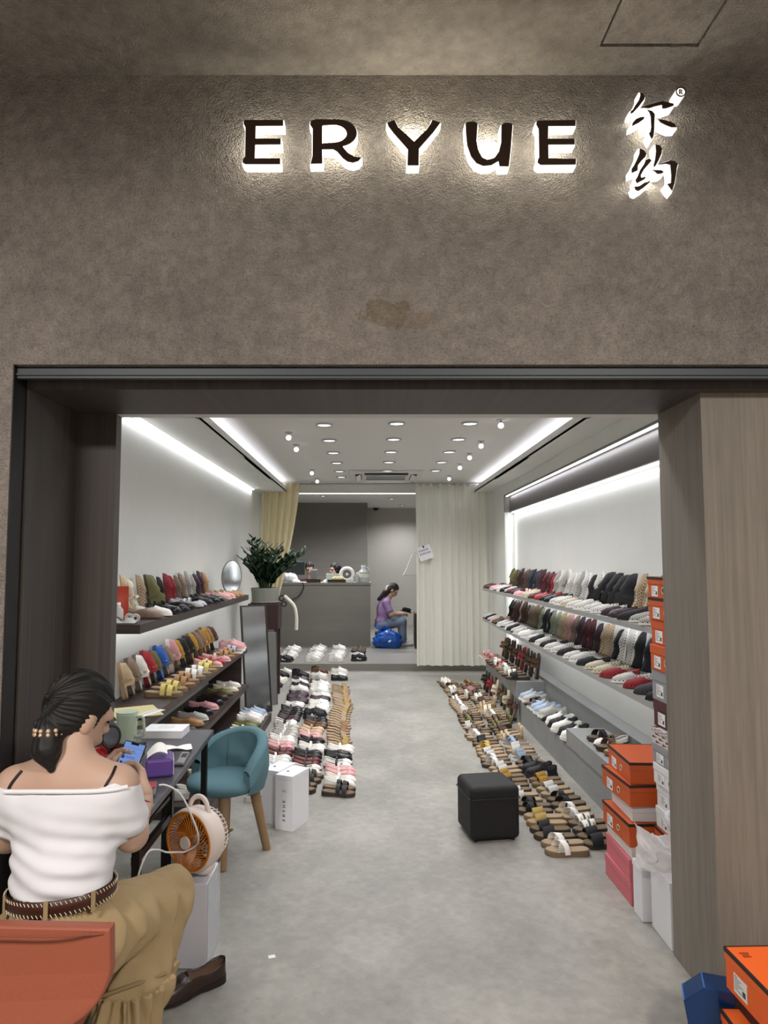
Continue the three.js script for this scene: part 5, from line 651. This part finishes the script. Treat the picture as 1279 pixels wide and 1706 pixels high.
function mc(sdf, c, half, res) {
  const m = new MarchingCubes(res, new THREE.MeshBasicMaterial(), false, false, 160000); m.isolation = 0; const hs = res / 2, P = (i, k) => c[k] + (i - hs) / hs * half; let o = 0;
  for (let z = 0; z < res; z++) for (let y = 0; y < res; y++) for (let x = 0; x < res; x++) m.field[o++] = -sdf(P(x, 0), P(y, 1), P(z, 2));
  m.update(); const n = m.count, p = new Float32Array(n * 3), nn = new Float32Array(n * 3), e = half / res * .5;
  for (let i = 0; i < n; i++) { const x = m.positionArray[3 * i] * half + c[0], y = m.positionArray[3 * i + 1] * half + c[1], z = m.positionArray[3 * i + 2] * half + c[2]; p.set([x, y, z], 3 * i); const g = [sdf(x + e, y, z) - sdf(x - e, y, z), sdf(x, y + e, z) - sdf(x, y - e, z), sdf(x, y, z + e) - sdf(x, y, z - e)], l = Math.hypot(...g) || 1; nn.set([g[0] / l, g[1] / l, g[2] / l], 3 * i); }
  const g = new THREE.BufferGeometry(); g.setAttribute('position', new THREE.BufferAttribute(p, 3)); g.setAttribute('normal', new THREE.BufferAttribute(nn, 3)); g.setAttribute('uv', new THREE.BufferAttribute(new Float32Array(n * 2), 2)); return g;
}
const n3 = (x, y, z, s) => { const f = (a, b, q) => vn(a, b, 4096, 4096, q); return (f(x + 50, y + 50, s) + f(y + 50, z + 70, s + 1) + f(z + 70, x + 50, s + 2)) / 3 - .5; };
// head: face towards +z, origin at the head's centre
const headS = (() => { const base = [ell([0, .03, -.012], [.072, .09, .09]), ell([0, -.045, .028], [.054, .066, .058]), cap([0, .012, .078], [0, -.022, .098], .008, .012), cap([-.016, -.056, .083], [.016, -.056, .083], .0065), ell([-.074, -.008, -.008], [.012, .03, .019]), ell([.074, -.008, -.008], [.012, .03, .019]), cap([-.042, .026, .07], [.042, .026, .07], .012)];
  const sock = [ell([-.029, .008, .088], [.016, .01, .014]), ell([.029, .008, .088], [.016, .01, .014])]; const f = blend(base, .022); return (x, y, z) => Math.max(f(x, y, z), -Math.min(sock[0](x, y, z), sock[1](x, y, z)) - .003); })();
const hairS = (x, y, z) => Math.max(ell([0, .036, -.02], [.085, .1, .103])(x, y, z) + .003 * Math.sin(x * 160 + y * 60), Math.min(z - .028 - .5 * Math.max(0, y - .02), .068 - y), -.085 - y);
const headG = mc(headS, [0, -.005, 0], .13, 76), hairG = mc(hairS, [0, .02, -.02], .135, 60);
function handG(curl, mirror = 1, thumb = .5) { // wrist at the origin, fingers +y, palm facing +z, thumb on +x
  const L = []; L.push(cap([0, -.02, 0], [0, .02, 0], .024, .026)); for (const x of [-.026, -.009, .009, .025]) L.push(cap([x * .6, .012, 0], [x, .078, 0], .014, .0115));
  [[-.028, .058], [-.009, .072], [.010, .078], [.028, .07]].forEach(([x, len], i) => { let p = [x, .082, 0], a = curl * .5; for (let s = 0; s < 3; s++) { const l = len * [.45, .32, .23][s], q = [p[0] * 1.0, p[1] + Math.cos(a) * l, p[2] + Math.sin(a) * l]; L.push(cap(p, q, .0095 - s * .0012, .0085 - s * .001)); p = q; a += curl * [.75, .55, .4][s]; } });
  const palm = blend(L.slice(0, 5), .016), th = blend([cap([.018, .015, .006], [.042, .045, .018], .0145, .0115), cap([.042, .045, .018], [.050, .072, .018 + .03 * thumb], .011, .0095), cap([.05, .072, .018 + .03 * thumb], [.044, .094, .018 + .05 * thumb], .0095, .0075)], .006), fing = L.slice(5);
  const s = (x, y, z) => { x *= mirror; let d = smin(palm(x, y, z), th(x, y, z), .012); for (let i = 0; i < 4; i++) { const f = Math.min(fing[i * 3](x, y, z), fing[i * 3 + 1](x, y, z), fing[i * 3 + 2](x, y, z)); d = smin(d, f, .006); } return d; };
  return mc(s, [0, .06, .025], .12, 78);
}
function xf(g, o, Y, Z) { const y = v3(Y).normalize(), z = v3(Z); z.addScaledVector(y, -z.dot(y)).normalize(); const x = new THREE.Vector3().crossVectors(y, z); g.applyMatrix4(new THREE.Matrix4().makeBasis(x, y, z).setPosition(...o)); return g; }
function headXf(c, f, up = [0, 1, 0], s = 1) { const z = v3(f).normalize(), y = v3(up); y.addScaledVector(z, -y.dot(z)).normalize(); const x = new THREE.Vector3().crossVectors(y, z); return new THREE.Matrix4().makeBasis(x, y, z).scale(new THREE.Vector3(s, s, s)).setPosition(...c); }
function face(parent, M) { for (const s of [-1, 1]) { const e = sph(.0085, [s * .029, .006, .079], [1.3, .6, .6], 12); e.applyMatrix4(M); part(parent, 'eye', e, mat(0x1a1412, .2)); const b = tube([[s * .014, .03, .0865], [s * .03, .035, .083], [s * .045, .029, .073]], .0025, 8, 5); b.applyMatrix4(M); part(parent, 'eyebrow', b, mat(0x1c1614, .8)); } const m = tube([[-.02, -.056, .086], [0, -.058, .0925], [.02, -.056, .086]], .0042, 8, 6); m.applyMatrix4(M); part(parent, 'mouth', m, mat(0x9a4f48, .5)); }
const hitRay = (sdf, px, py, z0 = -1.2) => { const p = at(px, py, z0), u = [p[0], p[1] - EYE, p[2]], l = Math.hypot(...u); let t = l; for (let i = 0; i < 90; i++) { const q = [u[0] / l * t, EYE + u[1] / l * t, u[2] / l * t], d = sdf(...q); if (d < .0008) break; t += d * .7; } return [u[0] / l * t, EYE + u[1] / l * t, u[2] / l * t]; };
const hair = mat(0x060607, .62), skinM = mat(0xbb9b88, .55);
{ // ---- the woman at the desk
  const o = thing('person', 'seated person in white off-shoulder top and khaki trousers holding a phone', 'person');
  const torsoL = [ell([-.853, .90, -2.0], [.148, .17, .09]), ell([-.848, .74, -1.98], [.128, .13, .088]), ell([-.848, .60, -1.97], [.15, .11, .105])];
  const HC = [-.842, 1.150, -2.05], WR = [-.705, .855, -2.225], EL = [-.693, .805, -2.075], WL = [-.855, .875, -2.27], ELL = [-1.055, .80, -2.08];
  const limbs = [cap([-.99, .965, -2.0], [-.715, .968, -2.0], .05), cap([-.85, 1.03, -1.995], [-.71, .978, -2.0], .044, .04), cap([-.85, 1.03, -1.995], [-.995, .975, -2.0], .044, .04), cap([-.85, .99, -1.985], [-.842, 1.12, -2.03], .056, .05),
    cap([-.705, .962, -2.0], EL, .05, .041), cap(EL, WR, .042, .026), cap([-1.0, .96, -2.0], ELL, .05, .041), cap(ELL, WL, .041, .026), ell([-.853, .90, -2.0], [.145, .16, .086]), ell([-.848, .72, -1.98], [.12, .13, .08])];
  const bodyS = blend(limbs, .03), bodyG = mc(bodyS, [-.853, .93, -2.07], .31, 96);
  const HM = headXf(HC, [.62, -.36, -.70], [.1, 1, .05], .95); const hg = headG.clone().applyMatrix4(HM);
  const rh = xf(handG(1.0, 1, .55), WR, [-.28, .72, -.55], [-.95, .1, .1]), lh = xf(handG(1.0, -1, .55), WL, [.12, .72, -.6], [.9, .15, .1]);
  part(o, 'body', [bodyG, hg, rh, lh], skinM); face(o, HM);
  // hair with a low tail
  const inv = HM.clone().invert(), tv = new THREE.Vector3();
  const tailS = blend([cap([-.868, 1.155, -2.0], [-.888, 1.13, -1.955], .052, .034), cap([-.888, 1.13, -1.955], [-.885, 1.085, -1.935], .03, .036), cap([-.885, 1.085, -1.935], [-.868, 1.035, -1.93], .036, .012), cap([-.89, 1.15, -1.96], [-.925, 1.155, -1.945], .014, .003)], .02);
  const hS = (x, y, z) => { tv.set(x, y, z).applyMatrix4(inv); return smin(hairS(tv.x, tv.y, tv.z), tailS(x, y, z), .03) + .0011 * Math.sin(Math.atan2(tv.x, tv.y - .02) * 34 + 2 * Math.sin(tv.z * 40)); };
  const hr = part(o, 'hair', mc(hS, [-.85, 1.15, -2.03], .165, 116), hair);
  const beads = []; for (let k = 0; k < 22; k++) { const a = k / 11 * Math.PI * 2; beads.push(sph(.0065, [-.889 + Math.cos(a) * .034, 1.123 + (k > 10 ? .011 : 0) + Math.sin(a) * .004, -1.95 + Math.sin(a) * .034], null, 8)); } part(hr, 'beaded_hair_tie', beads, mat(0xd7b79a, .25, { metalness: .4 }));
  // white top
  const slv = (s, x0, x1, z1) => cap([x0, .955, -2.0], [x1, .865, z1], .065, .058);
  const shirtIn = blend([ell([-.853, .90, -2.0], [.162, .18, .102]), ell([-.85, .765, -1.982], [.139, .09, .106]), ell([-.85, .70, -1.975], [.134, .06, .099]), cap([-.96, .93, -2.0], [-.75, .932, -2.0], .068), slv(1, -.712, -.69, -2.035), slv(-1, -.995, -1.03, -2.035)], .035);
  const shirtS = (x, y, z) => { const w = .002 + .0055 * Math.sin(y * 118 + (x + .85) * 34 + 7 * n3(x * 8, y * 8, z * 8, 3)) * sm(.97, .82, y) * (.5 + 1.6 * n3(x * 11, y * 11, z * 11, 9)) + .007 * n3(x * 22, y * 34, z * 22, 13), nk = .972 + .022 * sm(-.78, -.68, x) + .008 * sm(-.95, -1.03, x); const sx = -.682; return Math.max(shirtIn(x, y, z) + w, y - nk, .706 + .01 * sm(-.8, -.7, x) - y, Math.min(.825 - y, Math.abs(x + .853) - .168)); };
  const top = part(o, 'white_top', mc(shirtS, [-.858, .85, -2.0], .262, 106), mat(0xdfe0e6, .85, { sheen: .2 }));
  part(top, 'neck_band', tube([8, 40, 80, 120, 160, 192, 212].map((px, i) => hitRay(shirtIn, px, 1319 - [0, 0, 0, 0, 1, 4, 8][i])), .0065, 40, 8), mat(0xe8e9ee, .8));
  for (const pts of [[[37, 1284], [26, 1297], [17, 1310], [13, 1322]], [[193, 1277], [187, 1291], [178, 1306], [171, 1320]]]) part(o, 'camisole_strap', tube(pts.map(([x, y]) => { const q = hitRay(bodyS, x, y); return [q[0], q[1] + .001, q[2] + .0015]; }), .0042, 16, 6), K.black);
  part(o, 'bracelet', mv(new THREE.TorusGeometry(.029, .0028, 6, 28), [-.707, .853, -2.19], [.95, .12, 0]), mat(0x9c4a3a, .4));
  // trousers
  const pk = blend([ell([-.848, .585, -1.98], [.163, .14, .125]), cap([-.775, .555, -2.0], [-.665, .492, -2.36], .108, .083), cap([-.925, .555, -2.0], [-1.0, .50, -2.38], .1, .085), cap([-.665, .492, -2.36], [-.70, .33, -2.14], .083, .088), cap([-.70, .33, -2.14], [-.735, .10, -1.99], .082, .075), cap([-1.0, .50, -2.38], [-1.0, .12, -2.32], .082, .07)], .04);
  const pantS = (x, y, z) => { const fold = .03 * n3(x * 16 + y * 9, y * 14 - z * 8, z * 18, 23) + .012 * n3(x * 36, y * 30, z * 36, 27) + .014 * Math.sin((x * 60 + z * 75 + y * 40) + 6 * n3(x * 6, y * 6, z * 6, 33)) * (.4 + n3(x * 8, y * 8, z * 8, 43)) , low = z > -2.25 && y < .36 && x > -.86 ? .007 * Math.sin(Math.atan2(x + .71, z + 2.1) * 15) - .012 : 0; return Math.max(pk(x, y, z) + fold + low, y - .702, .085 - y); };
  const tr = part(o, 'khaki_trousers', mc(pantS, [-.84, .4, -2.13], .4, 112), mat(0xa08b66, .85));
  part(tr, 'gather_seam', tube([[-.79, .345, -2.08], [-.75, .372, -2.05], [-.70, .385, -2.06], [-.64, .385, -2.1], [-.605, .375, -2.15]], .006, 24, 6), mat(0x8c7855, .85));
  const ring = (a, dy, dr) => [-.849 + Math.cos(a) * (.142 + dr), .693 + dy + .01 * Math.cos(a), -1.975 + Math.sin(a) * (.107 + dr)];
  const bt = part(o, 'belt', merge([grid(72, 4, (u, v) => ring(u * Math.PI * 2, (v - .5) * .037, .006 * (1 - Math.pow(2 * v - 1, 6)))), grid(72, 2, (u, v) => ring(u * Math.PI * 2, (v - .5) * .037, -.004))]), mat(0x3e1f16, .45));
  const st = []; for (let k = 0; k < 76; k++) for (const s of [-1, 1]) { const a = k / 76 * Math.PI * 2, p = ring(a, s * .0145 - .004, .0062), q = ring(a + .035, s * .0145 + .004, .0062); st.push(bar(p, q, .0013, 4)); } part(bt, 'stitching', st, mat(0xe0d3b8, .7)).userData.kind = 'stuff';
  for (const a of [.7, 1.5, 2.5]) { const p = ring(a, 0, .011); part(tr, 'belt_loop', box(.011, .052, .004, p, [0, -a + Math.PI / 2, 0]), mat(0xa08b66, .85)); }
  // shoes under the trousers
  for (const [x, z] of [[-.75, -2.02], [-1.0, -2.36]]) part(o, 'shoe', [ell && mv(new THREE.SphereGeometry(.05, 18, 12), [x, .04, z - .05], null, [1, 1, 1])].map((g) => mv(new THREE.CapsuleGeometry(.042, .15, 6, 14), [x, .044, z - .04], [Math.PI / 2, 0, 0])), mat(0x6b5a2f, .6));
  // phone
  const ph = thing('smartphone', 'phone with a light blue message list held in the hand', 'phone', [-.793, .93, -2.32]); { const Z = v3([.06, .42, .9]).normalize(), Y = v3([.20, .78, -.62]); Y.addScaledVector(Z, -Y.dot(Z)).normalize(); const X = new THREE.Vector3().crossVectors(Y, Z); ph.quaternion.setFromRotationMatrix(new THREE.Matrix4().makeBasis(X, Y, Z)); }
  const scr = canvasTex(256, 512, (g) => { g.fillStyle = '#86a9ef'; g.fillRect(0, 0, 256, 512); g.fillStyle = '#5c7cc4'; g.fillRect(0, 58, 256, 3); for (let i = 0; i < 6; i++) { const y = 84 + i * 68; g.fillStyle = '#27386a'; g.fillRect(16, y, 36, 36); g.fillStyle = '#4b67ad'; g.fillRect(66, y + 4, 90 + (i * 31) % 60, 8); g.fillRect(66, y + 22, 120, 5); g.fillStyle = '#6f92dc'; g.fillRect(66, y + 50, 190, 2); } g.fillStyle = '#0a0c14'; g.fillRect(78, 0, 100, 22); });
  part(ph, 'case', rbox(.074, .152, .009, .009, [0, 0, 0], null, 4), mat(0x24252c, .35)); part(ph, 'screen', (() => { const g = new THREE.PlaneGeometry(.067, .144); g.translate(0, 0, .0052); return g; })(), mat(0x111111, .2, { emissive: 0xffffff, emissiveMap: scr, emissiveIntensity: .75 }));
  // her chair
  const ch = thing('orange_chair', 'orange leatherette chair under the seated person', 'chair', [0, 0, 0]), om = mat(0x97503a, .45, { bumpMap: T.leatherB, bumpScale: .0006 });
  const bs = new THREE.Shape(); bs.moveTo(-.225, .235); bs.lineTo(.225, .225); bs.lineTo(.228, .13); bs.quadraticCurveTo(.21, .03, .10, .005); bs.lineTo(-.10, .005); bs.quadraticCurveTo(-.21, .03, -.228, .13); bs.lineTo(-.225, .235);
  const bg = ext(bs, .022, .006, 3, 12); { const p = bg.attributes.position; for (let i = 0; i < p.count; i++) p.setZ(i, p.getZ(i) - .5 * p.getX(i) * p.getX(i)); bg.computeVertexNormals(); } part(ch, 'backrest', mv(bg, [-.855, .485, -1.735]), om);
  part(ch, 'back_seam', tube([[-1.07, .712, -1.735], [-.95, .714, -1.708], [-.85, .713, -1.705], [-.75, .71, -1.708], [-.64, .704, -1.733]], .003, 20, 6), om);
  part(ch, 'seat', rbox(.30, .05, .38, .022, [-.90, .40, -1.98], null, 4), om); for (const s of [-1, 1]) { part(ch, 'back_post', bar([-.855 + s * .12, .43, -1.80], [-.855 + s * .12, .52, -1.74], .012), K.blackMetal); for (const z of [-1.82, -2.04]) part(ch, 'leg', bar([-.90 + s * (z < -2 ? .085 : .13), 0, z + (z < -2 ? 0 : .02)], [-.90 + s * (z < -2 ? .08 : .12), .377, z], .012), K.blackMetal); }
}
// ---- cashiers behind the counter
function cashier(label, C, f, topC, hairTail) {
  const o = thing('person', label, 'person'), [x, y, z] = C, M = headXf(C, f, [0, 1, 0], 1);
  const S = blend([cap([x, y - .1, z - .02], [x, y - .2, z - .04], .05, .055), cap([x - .15, y - .26, z - .03], [x + .15, y - .26, z - .03], .06), ell([x, y - .42, z - .02], [.17, .22, .11]), cap([x - .17, y - .27, z - .02], [x - .21, y - .46, z + .05], .05, .042), cap([x + .17, y - .27, z - .02], [x + .21, y - .46, z + .05], .05, .042), cap([x - .21, y - .46, z + .05], [x - .1, y - .36, z + .2], .04, .03), cap([x + .21, y - .46, z + .05], [x + .1, y - .36, z + .2], .04, .03), cap([x - .09, y - .62, z], [x - .09, .52, z + .02], .09, .08), cap([x + .09, y - .62, z], [x + .09, .52, z + .02], .09, .08), cap([x - .09, .52, z + .02], [x - .09, .16, z], .07, .055), cap([x + .09, .52, z + .02], [x + .09, .16, z], .07, .055)], .05);
  part(o, 'body', [mc(S, [x, y - .65, z + .04], .72, 100), headG.clone().applyMatrix4(M), xf(handG(.8, 1), [x + .1, y - .36, z + .2], [-.2, .1, 1], [-.3, -1, 0]), xf(handG(.8, -1), [x - .1, y - .36, z + .2], [.2, .1, 1], [.3, -1, 0])], skinM); face(o, M);
  const h = hairG.clone().applyMatrix4(M); const hs = [h]; if (hairTail) hs.push(...hairTail.map(([a, b, r0, r1]) => { const A = v3(a).applyMatrix4(M), B = v3(b).applyMatrix4(M); return mc(cap(A.toArray(), B.toArray(), r0, r1), A.clone().add(B).multiplyScalar(.5).toArray(), A.distanceTo(B) / 2 + .08, 36); })); part(o, 'hair', hs, hair);
  const T2 = blend([cap([x - .15, y - .26, z - .03], [x + .15, y - .26, z - .03], .068), ell([x, y - .42, z - .02], [.182, .24, .122]), cap([x - .17, y - .27, z - .02], [x - .21, y - .42, z + .03], .062, .06), cap([x + .17, y - .27, z - .02], [x + .21, y - .42, z + .03], .062, .06)], .05);
  part(o, 'shirt', mc((a, b, c) => Math.max(T2(a, b, c), y - .68 - b, b - (y - .19)), [x, y - .43, z], .31, 64), mat(topC, .85)); const P2 = blend([ell([x, y - .68, z], [.17, .12, .13]), cap([x - .09, y - .7, z], [x - .09, .2, z + .02], .1, .075), cap([x + .09, y - .7, z], [x + .09, .2, z + .02], .1, .075)], .04); part(o, 'trousers', mc((a, b, c) => Math.max(P2(a, b, c), .105 - b, b - (y - .66)), [x, y - .98, z], .5, 64), mat(0x2a2c34, .85));
}
cashier('cashier in a dark red top looking down behind the counter', [-1.13, 1.46, -13.1], [.1, -.35, .9], 0x3a1a1e, null);
cashier('cashier in a pale top turned sideways behind the laptop', [-.66, 1.445, -13.3], [-.85, -.25, .4], 0xc9c8c2, [[[.02, .02, -.04], [.03, -.14, -.075], .085, .055], [[-.03, .02, -.04], [-.02, -.14, -.075], .08, .05]]);
{ // ---- person in purple on a low stool
  const o = thing('person', 'person in a purple shirt and jeans crouched on a low stool beside the counter', 'person');
  const z = -12.5, C = [.425, 1.075, z], M = headXf(C, [.78, -.62, .1], [.3, 1, 0], 1);
  const S = blend([cap([.33, .93, z], [.40, 1.03, z], .058, .05), cap([.31, .88, z - .15], [.31, .88, z + .15], .055), ell([.27, .72, z], [.12, .2, .15]), cap([.30, .86, z + .17], [.39, .66, z + .2], .048, .04), cap([.39, .66, z + .2], [.57, .66, z + .1], .04, .028), cap([.30, .86, z - .17], [.39, .66, z - .2], .048, .04), cap([.39, .66, z - .2], [.57, .66, z - .06], .04, .028), cap([.25, .47, z - .08], [.58, .53, z - .12], .09, .07), cap([.25, .47, z + .08], [.58, .53, z + .12], .09, .07), cap([.58, .53, z + .12], [.60, .17, z + .11], .062, .045), cap([.58, .53, z - .12], [.60, .17, z - .11], .062, .045)], .045);
  part(o, 'body', [mc(S, [.42, .6, z], .56, 96), headG.clone().applyMatrix4(M), xf(handG(1.1, 1), [.57, .66, z + .1], [.9, .1, -.3], [0, -1, 0]), xf(handG(1.1, -1), [.57, .66, z - .06], [.9, .1, .3], [0, -1, 0])], skinM); face(o, M);
  const inv = M.clone().invert(), tv = new THREE.Vector3(), tail = blend([cap([.36, 1.10, z + .01], [.30, 1.05, z + .03], .06, .05), cap([.30, 1.05, z + .03], [.17, .92, z + .05], .055, .03)], .03);
  const hr = part(o, 'hair', mc((x, y, zz) => { tv.set(x, y, zz).applyMatrix4(inv); return smin(hairS(tv.x, tv.y, tv.z), tail(x, y, zz), .03); }, [.34, 1.05, z], .24, 72), mat(0x1a1310, .5)); part(hr, 'scrunchie', tor(.055, .018, [.335, 1.10, z + .02], [.2, 1.0, 0]), mat(0xd3cabd, .8));
  const T2 = blend([cap([.31, .88, z - .15], [.31, .88, z + .15], .066), ell([.265, .70, z], [.135, .23, .165]), ell([.24, .53, z], [.14, .1, .165]), cap([.30, .86, z + .17], [.36, .73, z + .195], .06, .062), cap([.30, .86, z - .17], [.36, .73, z - .195], .06, .062)], .04);
  part(o, 'purple_shirt', mc((x, y, zz) => Math.max(T2(x, y, zz) + .012 * n3(x * 20, y * 20, zz * 20, 61), .46 - y, y - .955), [.29, .7, z], .3, 72), mat(0x9d80ad, .85));
  const P2 = blend([ell([.24, .46, z], [.15, .1, .16]), cap([.25, .47, z - .08], [.58, .53, z - .12], .1, .082), cap([.25, .47, z + .08], [.58, .53, z + .12], .1, .082), cap([.58, .53, z + .12], [.60, .22, z + .11], .078, .07), cap([.58, .53, z - .12], [.60, .22, z - .11], .078, .07)], .035);
  part(o, 'jeans', mc((x, y, zz) => Math.max(P2(x, y, zz) + .012 * n3(x * 18, y * 18, zz * 18, 71), .19 - y), [.4, .42, z], .33, 72), mat(0x7d8a9c, .85));
  for (const s of [-1, 1]) part(o, 'shoe', rbox(.24, .06, .085, .028, [.66, .131, z + s * .11], null, 4), mat(0xc6c8ca, .6));
  const st = thing('low_stool', 'low dark grey stool under the person in purple', 'stool', [.25, .1, z]); part(st, 'seat', rbox(.3, .05, .3, .02, [0, .21, 0]), mat(0x3c403e, .6)); for (const [x, q] of [[-1, -1], [1, -1], [-1, 1], [1, 1]]) part(st, 'leg', bar([x * .125, 0, q * .125], [x * .11, .19, q * .11], .014), K.black);
  const bg = thing('blue_plastic_bag', 'large crumpled blue plastic bag on the platform before the crouched person', 'bag', [.33, .1, -12.12]), bm = mat(0x1650a8, .25);
  const bS = (x, y, zz) => Math.max(ell([0, .12, 0], [.28, .2, .13])(x, y, zz) + .07 * n3(x * 9, y * 9, zz * 9, 81) + .03 * n3(x * 24, y * 24, zz * 24, 87), .002 - y); part(bg, 'bag', mc(bS, [0, .16, 0], .34, 84), bm); part(bg, 'loose_top', grid(16, 8, (u, v) => [lerp(-.2, .05, u) + .03 * Math.sin(v * 4), .26 + .10 * v + .03 * Math.sin(u * 12), .02 * Math.sin(u * 9 + v * 3)]), bm); part(bg, 'white_print', box(.05, .03, .002, [.02, .13, .128], [-.1, .1, .5]), K.paper);
  const cl = thing('black_shoe_in_hand', 'dark shoe held over the knees by the person in purple', 'shoe', [.66, .70, -12.48]); part(cl, 'sole', rbox(.2, .02, .075, .008, [0, 0, 0], [0, .2, -.25]), K.black); part(cl, 'upper', mv(new THREE.CapsuleGeometry(.034, .1, 6, 12), [.01, .035, 0], [0, .2, Math.PI / 2 - .25]), mat(0x1c1a1c, .4));
}

renderer.render(scene, camera);
